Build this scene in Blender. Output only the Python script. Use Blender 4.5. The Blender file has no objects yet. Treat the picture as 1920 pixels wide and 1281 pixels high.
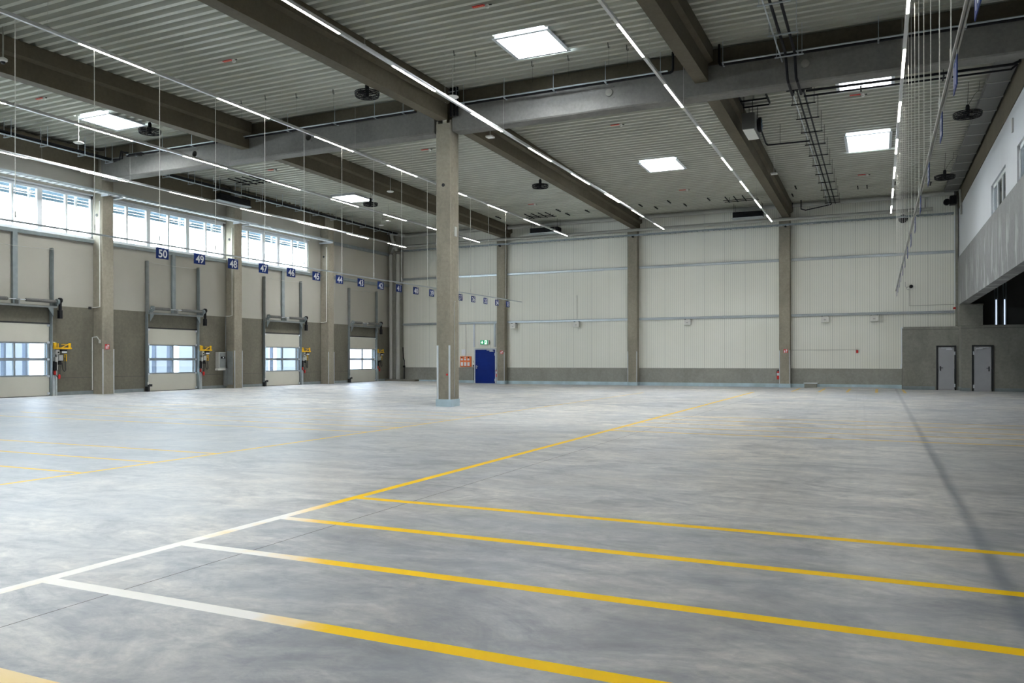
import bpy, math, random
from mathutils import Vector, Matrix
random.seed(7)
sc = bpy.context.scene
col = sc.collection
PI = math.pi
OFF = {}

# ------------------------------------------------------------------ materials
def new_mat(name):
    m = bpy.data.materials.new(name); m.use_nodes = True
    nt = m.node_tree; b = nt.nodes['Principled BSDF']
    return m, nt, b
def N(nt, typ, **kw):
    n = nt.nodes.new(typ)
    for k, v in kw.items():
        if k.startswith('i_'):
            key = k[2:]; key = int(key) if key.isdigit() else key
            n.inputs[key].default_value = v
        else: setattr(n, k, v)
    return n
def L(nt, a, b): nt.links.new(a, b)
def pos(nt, scale=(1, 1, 1)):
    g = N(nt, 'ShaderNodeNewGeometry'); v = N(nt, 'ShaderNodeVectorMath', operation='MULTIPLY')
    L(nt, g.outputs['Position'], v.inputs[0]); v.inputs[1].default_value = scale
    return v.outputs[0]
def noise(nt, vec, sc_, det=5, rough=.55, dist=0):
    n = N(nt, 'ShaderNodeTexNoise'); L(nt, vec, n.inputs['Vector'])
    n.inputs['Scale'].default_value = sc_; n.inputs['Detail'].default_value = det
    n.inputs['Roughness'].default_value = rough; n.inputs['Distortion'].default_value = dist
    return n.outputs[0]
def ramp(nt, fac, stops):
    r = N(nt, 'ShaderNodeValToRGB'); L(nt, fac, r.inputs[0])
    el = r.color_ramp.elements
    while len(el) < len(stops): el.new(.5)
    for e, (p, c) in zip(el, stops): e.position = p; e.color = (*c, 1)
    return r.outputs[0]
def mixc(nt, fac, a, b, mode='MIX'):
    m = N(nt, 'ShaderNodeMix', data_type='RGBA', blend_type=mode)
    if isinstance(fac, (int, float)): m.inputs[0].default_value = fac
    else: L(nt, fac, m.inputs[0])
    for i, v in ((6, a), (7, b)):
        if isinstance(v, tuple): m.inputs[i].default_value = (*v, 1)
        else: L(nt, v, m.inputs[i])
    return m.outputs[2]
def math_(nt, op, a, b=None, c=None, clamp=False):
    m = N(nt, 'ShaderNodeMath', operation=op); m.use_clamp = clamp
    for i, v in enumerate((a, b, c)):
        if v is None: continue
        if isinstance(v, (int, float)): m.inputs[i].default_value = v
        else: L(nt, v, m.inputs[i])
    return m.outputs[0]
def bump(nt, b, h, s, d=.01):
    n = N(nt, 'ShaderNodeBump'); n.inputs['Strength'].default_value = s; n.inputs['Distance'].default_value = d
    L(nt, h, n.inputs['Height']); L(nt, n.outputs[0], b.inputs['Normal'])

def plain(name, c, rough=.5, metal=0., var=.12, scl=3.):
    m, nt, b = new_mat(name)
    n = noise(nt, pos(nt), scl, 4)
    lo = tuple(max(0, x*(1-var)) for x in c); hi = tuple(min(1, x*(1+var)) for x in c)
    L(nt, ramp(nt, n, [(.3, lo), (.7, hi)]), b.inputs['Base Color'])
    b.inputs['Roughness'].default_value = rough; b.inputs['Metallic'].default_value = metal
    return m
def concrete(name, c, var=.16, streak=.0, rough=.75):
    m, nt, b = new_mat(name)
    n1 = noise(nt, pos(nt, (1, 1, .55)), .9, 6, .6, .4)
    n2 = noise(nt, pos(nt), 9, 6, .65)
    lo = tuple(x*(1-var) for x in c); hi = tuple(min(1, x*(1+var)) for x in c)
    a = ramp(nt, n1, [(.32, lo), (.68, hi)])
    g = ramp(nt, n2, [(.3, (.86, .86, .86)), (.7, (1.1, 1.1, 1.1))])
    cc = mixc(nt, 1., a, g, 'MULTIPLY')
    # small air holes
    v = N(nt, 'ShaderNodeTexVoronoi'); L(nt, pos(nt), v.inputs['Vector']); v.inputs['Scale'].default_value = 5.5
    hole = math_(nt, 'LESS_THAN', v.outputs['Distance'], .045)
    cc = mixc(nt, math_(nt, 'MULTIPLY', hole, .45), cc, tuple(x*.35 for x in c))
    if streak:
        s = noise(nt, pos(nt, (1., 2.0, .42)), 1.25, 4, .55, .9)
        f = math_(nt, 'MULTIPLY', math_(nt, 'SUBTRACT', s, .53, clamp=True), streak*12, clamp=True)
        z = N(nt, 'ShaderNodeSeparateXYZ'); g3 = N(nt, 'ShaderNodeNewGeometry'); L(nt, g3.outputs['Position'], z.inputs[0])
        zz = N(nt, 'ShaderNodeMapRange'); L(nt, z.outputs[2], zz.inputs[0])
        zz.inputs[1].default_value = 6.3; zz.inputs[2].default_value = 5.3
        cc = mixc(nt, math_(nt, 'MULTIPLY', f, zz.outputs[0]), cc, tuple(min(1, x*1.5+.05) for x in c))
    L(nt, cc, b.inputs['Base Color']); b.inputs['Roughness'].default_value = rough; b.inputs['Specular IOR Level'].default_value = .22
    bump(nt, b, n2, .12, .01)
    return m
def emit(name, c, s):
    m, nt, b = new_mat(name)
    b.inputs['Base Color'].default_value = (*c, 1)
    b.inputs['Emission Color'].default_value = (*c, 1); b.inputs['Emission Strength'].default_value = s
    return m
def glass(name, tint=(1, 1, 1), refl=.08):
    m = bpy.data.materials.new(name); m.use_nodes = True; nt = m.node_tree; nt.nodes.clear()
    o = N(nt, 'ShaderNodeOutputMaterial'); t = N(nt, 'ShaderNodeBsdfTransparent'); g = N(nt, 'ShaderNodeBsdfGlossy')
    t.inputs[0].default_value = (*tint, 1); g.inputs['Roughness'].default_value = .02
    x = N(nt, 'ShaderNodeMixShader'); x.inputs[0].default_value = refl
    L(nt, t.outputs[0], x.inputs[1]); L(nt, g.outputs[0], x.inputs[2]); L(nt, x.outputs[0], o.inputs[0])
    return m

M = {}
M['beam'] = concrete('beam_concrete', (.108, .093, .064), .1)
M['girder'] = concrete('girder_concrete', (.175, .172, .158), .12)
M['column'] = concrete('column_concrete', (.275, .252, .20), .17)
M['plinth'] = concrete('plinth_concrete', (.150, .141, .110), .14)  # darker than the back plinth: backlit shade of the dock wall is in the colour
M['backplinth'] = concrete('back_plinth_concrete', (.285, .285, .255), .12)
M['room'] = concrete('room_concrete', (.235, .233, .205), .14)
M['parapet'] = concrete('parapet_concrete', (.235, .24, .24), .1, streak=.75)
M['deck'] = plain('deck_steel', (.46, .465, .405), .42, 0, .04, .6)
M['roof'] = plain('roof_foil', (.12, .12, .11), .8)
M['cream'] = plain('cream_panel', (.35, .34, .295), .45, 0, .04, .5)  # backlit shade of the dock wall is put into this panel colour
M['white'] = plain('white_paint', (.52, .545, .57), .55, 0, .03, .5)
M['gate'] = plain('gate_panel', (.52, .51, .44), .45, 0, .04, 1.)
M['galv'] = plain('galvanised_steel', (.50, .55, .57), .38, .35, .12, 5)
M['rail'] = plain('rail_steel', (.46, .51, .54), .3, .5, .06, 4)
M['gaterail'] = plain('gate_rail_steel', (.23, .27, .28), .45, .3, .12, 4)
M['gatebar'] = plain('gate_window_bar', (.20, .23, .25), .5, .1, .08, 4)
M['railface'] = plain('gate_rail_zinc', (.25, .27, .27), .45, .3, .12, 4)
M['pipe'] = plain('grey_pipe', (.34, .34, .31), .45, 0, .05, 3)
M['spring'] = plain('spring_steel', (.16, .16, .15), .5, .3, .1, 8)
M['black'] = plain('black_foam', (.012, .012, .014), .6, 0, .2, 5)
M['blackmetal'] = plain('black_metal', (.007, .007, .008), .6, 0, .2, 5)
for k_ in ('black', 'blackmetal'): M[k_].node_tree.nodes['Principled BSDF'].inputs['Specular IOR Level'].default_value = .15
M['frame'] = plain('window_frame_white', (.70, .74, .76), .4, 0, .03, 3)
M['zinc'] = plain('light_zinc', (.62, .66, .70), .4, .3, .06, 3)
M['blue'] = plain('door_blue', (.001, .019, .19), .5, 0, .08, 2)
M['signblue'] = plain('sign_blue', (.003, .022, .155), .5, 0, .05, 8)
M['signwhite'] = plain('sign_white', (.80, .82, .86), .5, 0, .02, 8)
M['doorgrey'] = plain('door_grey', (.34, .35, .37), .45, 0, .03, 3)
M['rubber'] = plain('black_rubber', (.012, .014, .016), .7)
M['film'] = plain('base_film', (.42, .54, .60), .3, .1, .22, 1.3)
M['yellow'] = plain('crane_yellow', (.80, .47, .01), .4, 0, .08, 6)
M['red'] = plain('signal_red', (.55, .015, .012), .4, 0, .08, 6)
M['orange'] = plain('board_orange', (.78, .17, .035), .5, 0, .05, 6)
M['green'] = emit('exit_green', (.0, .33, .13), .18)
M['exitwhite'] = emit('exit_white', (.9, 1., .92), .5)
M['plastic'] = plain('white_plastic', (.66, .66, .62), .45, 0, .03, 6)
M['boxgrey'] = plain('enclosure_grey', (.42, .42, .40), .45, 0, .05, 6)
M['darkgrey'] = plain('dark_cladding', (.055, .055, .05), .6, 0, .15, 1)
M['heater'] = plain('heater_grey', (.09, .09, .085), .45, .1, .05, 6)
M['lampbody'] = plain('lamp_trunking', (.55, .56, .56), .4, .15, .03, 3)
M['led'] = emit('led_diffuser', (1., .94, .83), 24.)
M['sky_pane'] = emit('skylight_dome', (.95, .975, 1.), 58.)
M['sky_dim'] = emit('skylight_dome_shaded', (.95, .975, 1.), 12.)
M['glass'] = glass('clear_glass')
M['gateglass'] = glass('gate_glazing', (.60, .63, .68))
M['darkglass'] = plain('dark_glass', (.012, .016, .02), .06, 0, .1, 1)
M['blueglass'] = plain('blue_reflective_glass', (.17, .21, .25), .12, 0, .1, 1)
def translucent(name, c):
    m = bpy.data.materials.new(name); m.use_nodes = True; nt = m.node_tree; nt.nodes.clear()
    o = N(nt, 'ShaderNodeOutputMaterial'); a = N(nt, 'ShaderNodeBsdfDiffuse'); b = N(nt, 'ShaderNodeBsdfTranslucent'); x = N(nt, 'ShaderNodeMixShader')
    a.inputs[0].default_value = (*c, 1); b.inputs[0].default_value = (*c, 1); x.inputs[0].default_value = .022
    L(nt, a.outputs[0], x.inputs[1]); L(nt, b.outputs[0], x.inputs[2]); L(nt, x.outputs[0], o.inputs[0]); return m
M['shutter'] = translucent('blind_fabric', (.15, .22, .27))
M['dockpanel'] = plain('dock_shelter_panel', (.78, .81, .86), .6, 0, .03, 1)
M['dockpost'] = plain('dock_shelter_post', (.28, .32, .39), .5, 0, .05, 1)
M['wire'] = plain('steel_wire', (.40, .40, .37), .45, .3, .05, 5)
M['chain'] = plain('galvanised_chain', (.62, .62, .58), .4, .3, .2, 30)

for k_ in ('blue', 'signblue', 'deck'): M[k_].node_tree.nodes['Principled BSDF'].inputs['Specular IOR Level'].default_value = .2
# back-wall ribbed cladding
def ribbed():
    m, nt, b = new_mat('ribbed_cladding')
    s = N(nt, 'ShaderNodeSeparateXYZ'); L(nt, pos(nt), s.inputs[0])
    fr = math_(nt, 'FRACT', math_(nt, 'MULTIPLY', s.outputs[0], 1/.11))
    groove = math_(nt, 'LESS_THAN', fr, .2)
    fr2 = math_(nt, 'FRACT', math_(nt, 'MULTIPLY', s.outputs[0], 1/1.1))
    joint = math_(nt, 'LESS_THAN', fr2, .035)
    n = noise(nt, pos(nt), .5, 3)
    base = ramp(nt, n, [(.3, (.76, .765, .69)), (.7, (.80, .805, .735))])
    c = mixc(nt, math_(nt, 'MULTIPLY', groove, .40), base, (.36, .37, .34))
    c = mixc(nt, math_(nt, 'MULTIPLY', joint, .3), c, (.33, .34, .32))
    L(nt, c, b.inputs['Base Color']); b.inputs['Roughness'].default_value = .45
    bump(nt, b, math_(nt, 'SUBTRACT', 1., groove), .35, .004)
    return m
M['ribbed'] = ribbed()

# floor: power-floated concrete slab; paint is its own material slot
def floor_nodes(nt):
    p = pos(nt)
    big = noise(nt, pos(nt, (1, .7, 1)), .22, 5, .6, .7)
    mid = noise(nt, pos(nt, (.8, 1.5, 1)), 1.1, 7, .68, 1.1)
    fine = noise(nt, pos(nt, (1, 1.6, 1)), 5.5, 8, .72, .6)
    a = ramp(nt, mid, [(.36, (.27, .285, .31)), (.46, (.43, .44, .455)), (.54, (.54, .545, .545)), (.64, (.66, .645, .62))])
    bg = ramp(nt, big, [(.36, (.78, .81, .86)), (.5, (1., .995, .985)), (.64, (1.16, 1.12, 1.06))])
    c = mixc(nt, 1., a, bg, 'MULTIPLY')
    fg = ramp(nt, fine, [(.36, (.76, .77, .81)), (.5, (1, 1, 1)), (.64, (1.20, 1.19, 1.15))])
    c = mixc(nt, 1., c, fg, 'MULTIPLY')
    # separate pour right of the joint: darker, bluish slab close to the entrance side
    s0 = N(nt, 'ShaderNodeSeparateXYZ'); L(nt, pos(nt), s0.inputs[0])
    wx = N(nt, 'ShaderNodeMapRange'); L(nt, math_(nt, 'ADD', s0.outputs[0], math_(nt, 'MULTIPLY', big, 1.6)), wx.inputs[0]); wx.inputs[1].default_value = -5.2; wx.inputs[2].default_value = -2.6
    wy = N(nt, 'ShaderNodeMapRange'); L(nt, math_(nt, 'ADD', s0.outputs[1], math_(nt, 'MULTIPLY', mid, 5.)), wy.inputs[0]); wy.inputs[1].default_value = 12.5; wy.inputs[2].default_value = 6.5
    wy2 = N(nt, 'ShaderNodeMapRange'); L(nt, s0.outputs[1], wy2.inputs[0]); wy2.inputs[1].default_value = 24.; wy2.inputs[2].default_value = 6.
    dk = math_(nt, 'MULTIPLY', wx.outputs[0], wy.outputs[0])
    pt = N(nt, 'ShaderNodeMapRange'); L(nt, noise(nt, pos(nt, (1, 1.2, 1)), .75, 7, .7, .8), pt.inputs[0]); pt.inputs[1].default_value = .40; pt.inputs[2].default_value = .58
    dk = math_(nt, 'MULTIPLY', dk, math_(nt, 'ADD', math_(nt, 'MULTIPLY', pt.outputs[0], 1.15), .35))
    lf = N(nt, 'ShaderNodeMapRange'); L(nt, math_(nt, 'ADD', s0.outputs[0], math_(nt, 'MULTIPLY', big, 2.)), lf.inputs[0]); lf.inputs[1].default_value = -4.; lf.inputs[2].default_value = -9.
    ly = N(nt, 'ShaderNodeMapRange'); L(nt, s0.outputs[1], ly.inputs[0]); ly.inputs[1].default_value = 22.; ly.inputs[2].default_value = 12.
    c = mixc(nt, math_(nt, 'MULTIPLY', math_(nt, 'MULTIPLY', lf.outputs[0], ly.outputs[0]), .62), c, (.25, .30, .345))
    be = N(nt, 'ShaderNodeMapRange'); L(nt, noise(nt, pos(nt, (.6, 1, 1)), .42, 4, .6, .6), be.inputs[0]); be.inputs[1].default_value = .50; be.inputs[2].default_value = .62
    c = mixc(nt, math_(nt, 'MULTIPLY', be.outputs[0], .28), c, (.52, .49, .45))
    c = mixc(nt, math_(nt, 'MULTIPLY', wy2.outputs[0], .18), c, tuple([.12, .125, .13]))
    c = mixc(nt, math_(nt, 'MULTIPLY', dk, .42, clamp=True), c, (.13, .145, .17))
    # bluish cast patches (curing marks)
    bl = noise(nt, pos(nt, (.5, 1.2, 1)), .5, 4, .6, .5)
    c = mixc(nt, math_(nt, 'MULTIPLY', math_(nt, 'SUBTRACT', bl, .48, clamp=True), 2.2, clamp=True), c, (.32, .36, .40))
    return c, mid, fine
def floor_mat():
    m, nt, b = new_mat('floor_concrete')
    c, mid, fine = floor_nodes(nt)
    s = N(nt, 'ShaderNodeSeparateXYZ'); L(nt, pos(nt), s.inputs[0]); X, Y = s.outputs[0], s.outputs[1]
    # tyre-dark stripe running down the hall
    d = math_(nt, 'ABSOLUTE', math_(nt, 'SUBTRACT', X, .76))
    wob = math_(nt, 'MULTIPLY', fine, .05)
    st = math_(nt, 'SUBTRACT', 1., math_(nt, 'DIVIDE', math_(nt, 'SUBTRACT', d, wob, clamp=True), .062), clamp=True)
    c = mixc(nt, math_(nt, 'MULTIPLY', st, .42), c, (.12, .15, .19))
    # faint tyre tracks
    tr = None
    for tx, sl in ((-.12, .02), (.12, .02), (-1.35, -.03), (-.75, .045)):
        dd = math_(nt, 'ABSOLUTE', math_(nt, 'SUBTRACT', math_(nt, 'ADD', X, math_(nt, 'MULTIPLY', Y, sl)), tx))
        t = math_(nt, 'SUBTRACT', 1., math_(nt, 'DIVIDE', dd, .05), clamp=True)
        tr = t if tr is None else math_(nt, 'MAXIMUM', tr, t)
    c = mixc(nt, math_(nt, 'MULTIPLY', tr, .10), c, (.16, .17, .19))
    # circular power-trowel marks
    w = N(nt, 'ShaderNodeTexWave', wave_type='RINGS', rings_direction='Z'); w.inputs['Scale'].default_value = .9
    w.inputs['Distortion'].default_value = 9; w.inputs['Detail'].default_value = 3
    L(nt, pos(nt), w.inputs['Vector'])
    c = mixc(nt, math_(nt, 'MULTIPLY', w.outputs['Fac'], .07), c, (.5, .5, .48))
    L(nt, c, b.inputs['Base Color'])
    r = N(nt, 'ShaderNodeMapRange'); L(nt, mid, r.inputs[0]); r.inputs[3].default_value = .34; r.inputs[4].default_value = .50
    L(nt, r.outputs[0], b.inputs['Roughness'])
    bump(nt, b, fine, .05, .01)
    return m
def paint_mat():
    m, nt, b = new_mat('line_paint')
    s = N(nt, 'ShaderNodeSeparateXYZ'); L(nt, pos(nt), s.inputs[0]); X, Y = s.outputs[0], s.outputs[1]
    # white instead of yellow in one corner of the bay field
    w = math_(nt, 'ADD', math_(nt, 'MULTIPLY', math_(nt, 'ADD', X, 5.18), -.80), math_(nt, 'MULTIPLY', math_(nt, 'SUBTRACT', Y, 6.35), -.60))
    n = noise(nt, pos(nt), 3.5, 5, .6)
    w = math_(nt, 'ADD', w, math_(nt, 'MULTIPLY', math_(nt, 'SUBTRACT', n, .5), .5))
    f = N(nt, 'ShaderNodeMapRange'); L(nt, w, f.inputs[0]); f.inputs[1].default_value = -.25; f.inputs[2].default_value = .2
    # patches of yellow inside the white part
    n3 = noise(nt, pos(nt), 1.3, 3, .5)
    f2 = math_(nt, 'SUBTRACT', f.outputs[0], math_(nt, 'MULTIPLY', math_(nt, 'SUBTRACT', n3, .60, clamp=True), 3.), clamp=True)
    f2 = math_(nt, 'MULTIPLY', f2, math_(nt, 'GREATER_THAN', X, -6.))
    near = N(nt, 'ShaderNodeMapRange'); L(nt, Y, near.inputs[0]); near.inputs[1].default_value = 2.4; near.inputs[2].default_value = 3.0
    near.inputs[3].default_value = .45; near.inputs[4].default_value = 1.
    f2 = math_(nt, 'MULTIPLY', f2, near.outputs[0])
    c = mixc(nt, f2, (.94, .585, .0), (.88, .87, .83))
    # thin, dusty paint on the far and left bay fields
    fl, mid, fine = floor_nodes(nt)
    wl = math_(nt, 'LESS_THAN', X, -7.)
    wf = N(nt, 'ShaderNodeMapRange'); L(nt, Y, wf.inputs[0]); wf.inputs[1].default_value = 12; wf.inputs[2].default_value = 17
    ym = math_(nt, 'LESS_THAN', math_(nt, 'ABSOLUTE', math_(nt, 'ADD', X, 5.18)), .2)
    far = math_(nt, 'MULTIPLY', wf.outputs[0], math_(nt, 'SUBTRACT', 1., math_(nt, 'MULTIPLY', ym, .55)))
    wear = math_(nt, 'ADD', math_(nt, 'MULTIPLY', math_(nt, 'MAXIMUM', math_(nt, 'MULTIPLY', wl, .55), far), .42), math_(nt, 'MULTIPLY', math_(nt, 'SUBTRACT', fine, .62, clamp=True), .6), clamp=True)
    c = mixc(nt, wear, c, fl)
    L(nt, c, b.inputs['Base Color']); b.inputs['Roughness'].default_value = .55; b.inputs['Specular IOR Level'].default_value = .12
    return m
M['floor'] = floor_mat(); M['paint'] = paint_mat()
M['joint'] = plain('saw_cut_joint', (.07, .055, .045), .9)
M['lightjoint'] = plain('filled_joint', (.62, .62, .58), .6)

# ------------------------------------------------------------------ mesh builder
class MB:
    def __init__(s): s.v = []; s.f = []; s.m = []; s.cur = 0
    def mat(s, i): s.cur = i; return s
    def add(s, vs, fs):
        o = len(s.v); s.v += [tuple(v) for v in vs]
        s.f += [tuple(i+o for i in f) for f in fs]; s.m += [s.cur]*len(fs); return s
    def box(s, a, b):
        x0, y0, z0 = (min(a[i], b[i]) for i in range(3)); x1, y1, z1 = (max(a[i], b[i]) for i in range(3))
        return s.add([(x0,y0,z0),(x1,y0,z0),(x1,y1,z0),(x0,y1,z0),(x0,y0,z1),(x1,y0,z1),(x1,y1,z1),(x0,y1,z1)],
                     [(0,3,2,1),(4,5,6,7),(0,1,5,4),(1,2,6,5),(2,3,7,6),(3,0,4,7)])
    def prism(s, poly, axis, a, b):
        # poly: 2D points in the two remaining axes (cyclic order x->y->z)
        def P(p, t):
            if axis == 0: return (t, p[0], p[1])
            if axis == 1: return (p[0], t, p[1])
            return (p[0], p[1], t)
        n = len(poly); vs = [P(p, a) for p in poly]+[P(p, b) for p in poly]
        fs = [tuple(range(n))[::-1], tuple(range(n, 2*n))]+[(i, (i+1) % n, n+(i+1) % n, n+i) for i in range(n)]
        return s.add(vs, fs)
    def bar(s, p, q, w, h=None, up=(0, 0, 1)):
        h = w if h is None else h
        p, q = Vector(p), Vector(q); d = (q-p).normalized(); u = Vector(up)
        if abs(d.dot(u)) > .95: u = Vector((1, 0, 0))
        r = d.cross(u).normalized(); u = r.cross(d)
        c = [(-w/2, -h/2), (w/2, -h/2), (w/2, h/2), (-w/2, h/2)]
        vs = [p+r*a+u*b for a, b in c]+[q+r*a+u*b for a, b in c]
        return s.add(vs, [(3,2,1,0),(4,5,6,7),(0,1,5,4),(1,2,6,5),(2,3,7,6),(3,0,4,7)])
    def tube(s, pts, r, n=10, r2=None):
        pts = [Vector(p) for p in pts]; k = len(pts); rings = []
        for i, p in enumerate(pts):
            if i == 0: d = pts[1]-p
            elif i == k-1: d = p-pts[-2]
            else: d = (pts[i+1]-p).normalized()+(p-pts[i-1]).normalized()
            d = d.normalized() if d.length > 1e-9 else Vector((0, 0, 1))
            if i == 0:
                u = Vector((0, 0, 1)) if abs(d.z) < .9 else Vector((1, 0, 0))
                x = d.cross(u).normalized()
            else:
                x = (x-d*x.dot(d)); x = x.normalized() if x.length > 1e-6 else d.orthogonal().normalized()
            y = d.cross(x)
            rr = r if r2 is None else r+(r2-r)*i/(k-1)
            rings.append([p+(x*math.cos(2*PI*j/n)+y*math.sin(2*PI*j/n))*rr for j in range(n)])
        vs = [v for ring in rings for v in ring]; fs = []
        for i in range(k-1):
            for j in range(n):
                a = i*n+j; b = i*n+(j+1) % n; fs.append((a, b, b+n, a+n))
        fs += [tuple(range(n))[::-1], tuple(range((k-1)*n, k*n))]
        return s.add(vs, fs)
    def lathe(s, c, prof, n=24, axis=2):
        vs = []; fs = []; k = len(prof)
        for r, h in prof:
            for j in range(n):
                a = 2*PI*j/n; x, y = r*math.cos(a), r*math.sin(a)
                p = {2: (x, y, h), 1: (x, h, y), 0: (h, x, y)}[axis]
                vs.append((c[0]+p[0], c[1]+p[1], c[2]+p[2]))
        for i in range(k-1):
            for j in range(n):
                a = i*n+j; b = i*n+(j+1) % n; fs.append((a, b, b+n, a+n))
        fs += [tuple(range(n))[::-1], tuple(range((k-1)*n, k*n))]
        return s.add(vs, fs)
    def torus(s, c, R, r, n=28, m=6, axis=2):
        vs = []; fs = []
        for i in range(n):
            a = 2*PI*i/n
            for j in range(m):
                b = 2*PI*j/m; x = (R+r*math.cos(b))*math.cos(a); y = (R+r*math.cos(b))*math.sin(a); z = r*math.sin(b)
                p = {2: (x, y, z), 1: (x, z, y), 0: (z, x, y)}[axis]
                vs.append((c[0]+p[0], c[1]+p[1], c[2]+p[2]))
        for i in range(n):
            for j in range(m):
                a = i*m+j; b = i*m+(j+1) % m; c2 = ((i+1) % n)*m+(j+1) % m; d = ((i+1) % n)*m+j
                fs.append((a, b, c2, d))
        return s.add(vs, fs)
    def quad(s, a, b, c, d): return s.add([a, b, c, d], [(0, 1, 2, 3)])

def build(name, mb, mats, parent=None, smooth=False, bevel=0):
    off = OFF.get(parent.name, Vector((0, 0, 0))) if parent else Vector((0, 0, 0))
    me = bpy.data.meshes.new(name)
    me.from_pydata([tuple(Vector(v)-off) for v in mb.v], [], mb.f)
    if not isinstance(mats, (list, tuple)): mats = [mats]
    for m in mats: me.materials.append(M[m] if isinstance(m, str) else m)
    if len(mats) > 1: me.polygons.foreach_set('material_index', mb.m)
    if smooth: me.polygons.foreach_set('use_smooth', [True]*len(me.polygons))
    me.update()
    import bmesh
    bm = bmesh.new(); bm.from_mesh(me); bmesh.ops.recalc_face_normals(bm, faces=bm.faces); bm.to_mesh(me); bm.free()
    o = bpy.data.objects.new(name, me); col.objects.link(o)
    if parent: o.parent = parent
    OFF[o.name] = off
    if smooth:
        try: me.set_sharp_from_angle(angle=math.radians(38))
        except Exception: pass
    if bevel:
        b = o.modifiers.new('bevel', 'BEVEL'); b.width = bevel; b.segments = 2; b.limit_method = 'ANGLE'
    return o
def thing(name, label, cat, loc, group=None):
    o = bpy.data.objects.new(name, None); col.objects.link(o); o.location = loc; o.empty_display_size = .1
    OFF[o.name] = Vector(loc)
    o['label'] = label; o['category'] = cat
    if group: o['group'] = group
    return o
def tag(o, label, cat, group=None):
    o['label'] = label; o['category'] = cat
    if group: o['group'] = group
    return o
def struct(name, mb, mats, **k):
    o = build(name, mb, mats, **k); o['kind'] = 'structure'; return o
def copy_tree(o, dloc, label=None, parent=None):
    c = o.copy(); col.objects.link(c)
    if parent: c.parent = parent
    else:
        c.location = Vector(o.location)+Vector(dloc)
        if label: c['label'] = label
    for ch in list(o.children): copy_tree(ch, None, None, c)
    return c
TXT = {}
def text_mb(mb, txt, size, origin, right, up, depth=.006, bold=.0):
    key = (txt, bold)
    if key not in TXT:
        cu = bpy.data.curves.new('lettering', 'FONT'); cu.body = txt; cu.size = 1; cu.align_x = 'CENTER'; cu.align_y = 'CENTER'
        cu.offset = bold; cu.resolution_u = 3
        ob = bpy.data.objects.new('lettering', cu); col.objects.link(ob)
        dg = bpy.context.evaluated_depsgraph_get(); me = bpy.data.meshes.new_from_object(ob.evaluated_get(dg))
        TXT[key] = ([tuple(v.co) for v in me.vertices], [tuple(p.vertices) for p in me.polygons])
        bpy.data.objects.remove(ob); bpy.data.meshes.remove(me); bpy.data.curves.remove(cu)
    vs, fs = TXT[key]; o = Vector(origin); r = Vector(right); u = Vector(up); n = r.cross(u)
    mb.add([o+r*v[0]*size+u*v[1]*size+n*depth for v in vs], fs)

# ------------------------------------------------------------------ dimensions (metres)
XL, YB, XR = -28.9, 44.5, 3.5        # left wall, back wall, right gallery face
YF = -12.0                           # wall behind the camera
FL = .13                             # floor level at the dock wall
def fz(x, y=0):
    z = 0.
    if x < -21.5: t = min(1, (-21.5-x)/6.9); z = FL*t*t*(3-2*t)
    if y > 43 and -3.4 < x < .9: z = max(z, .045*min(1, (y-43)/1.0)*min(1, (x+3.4)/1.0)*min(1, (.9-x)/.3+.5))
    return z
def zd(y): return 10.05-.017*abs(y-22.35)
def zb(y): return 9.12-.018*(22.35-y) if y < 22.35 else 9.13-.009*(y-22.35)

# ------------------------------------------------------------------ floor with painted bay lines
def rng(a, b, s):
    n = max(1, int(round((b-a)/s))); return [a+(b-a)*i/n for i in range(n+1)]
W = .058
vert = [(-5.18, 0.2, 37.5), (-9.62, -2., 35.0)]                      # lines running down the hall: x, y0, y1
horiz = []                                                          # x0, x1, y
for y in (2.42, 3.60, 4.78, 5.95, 7.15): horiz.append((-5.18, 3.2, y))
for y in (16.1, 17.28, 18.46, 19.64, 20.82): horiz.append((-5.18, 3.2, y))
for y in (2.5, 3.7, 4.85, 6.03, 7.21, 8.40, 9.58): horiz.append((-18.5, -9.62, y))
for y in (13.74, 14.92, 16.1, 17.28, 18.46, 19.64): horiz.append((-22.5, -9.62, y))
ticks = [(x, 38.7, 43.1) for x in (-3.65, -2.48, -1.31, -.10, 1.05)]
xs = set(); ys = set()
for x, a, b in vert+ticks: xs |= ({x-.04, x+.04} if x < -7 else {x-W, x+W}); ys |= {a, b}
for a, b, y in horiz: ww = .035 if b < -7 else W; ys |= {y-ww, y+ww}; xs |= {a, b}
JX, JY = -4.48, 22.62
xs |= {JX-.004, JX+.004}; ys |= {JY-.06, JY+.06}
xs |= set(rng(-29.3, -21.5, .8)) | set(rng(-21.5, 14, 3.)) | {-16., -5.5}
ys |= set(rng(YF, 43, 4.)) | {43.0, 43.5, 44.0, 44.9}
def uniq(s):
    s = sorted(s); o = [s[0]]
    for v in s[1:]:
        if v-o[-1] > 1e-4: o.append(v)
    return o
xs, ys = uniq(xs), uniq(ys)
mb = MB(); nx, ny = len(xs), len(ys)
vs = [(x, y, fz(x, y)) for y in ys for x in xs]; mb.v = vs
for j in range(ny-1):
    for i in range(nx-1):
        cx, cy = (xs[i]+xs[i+1])/2, (ys[j]+ys[j+1])/2; k = 0
        if abs(cx-JX) < .004 and cy > -5: k = 2
        if abs(cy-JY) < .06 and -16 < cx < -5.5: k = 3
        for x, a, b in vert+ticks:
            if abs(cx-x) < (.04 if x < -7 else W) and a <= cy <= b: k = 1
        for a, b, y in horiz:
            if abs(cy-y) < (.035 if b < -7 else W) and a <= cx <= b: k = 1
        a = j*nx+i; mb.f.append((a, a+1, a+1+nx, a+nx)); mb.m.append(k)
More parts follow.
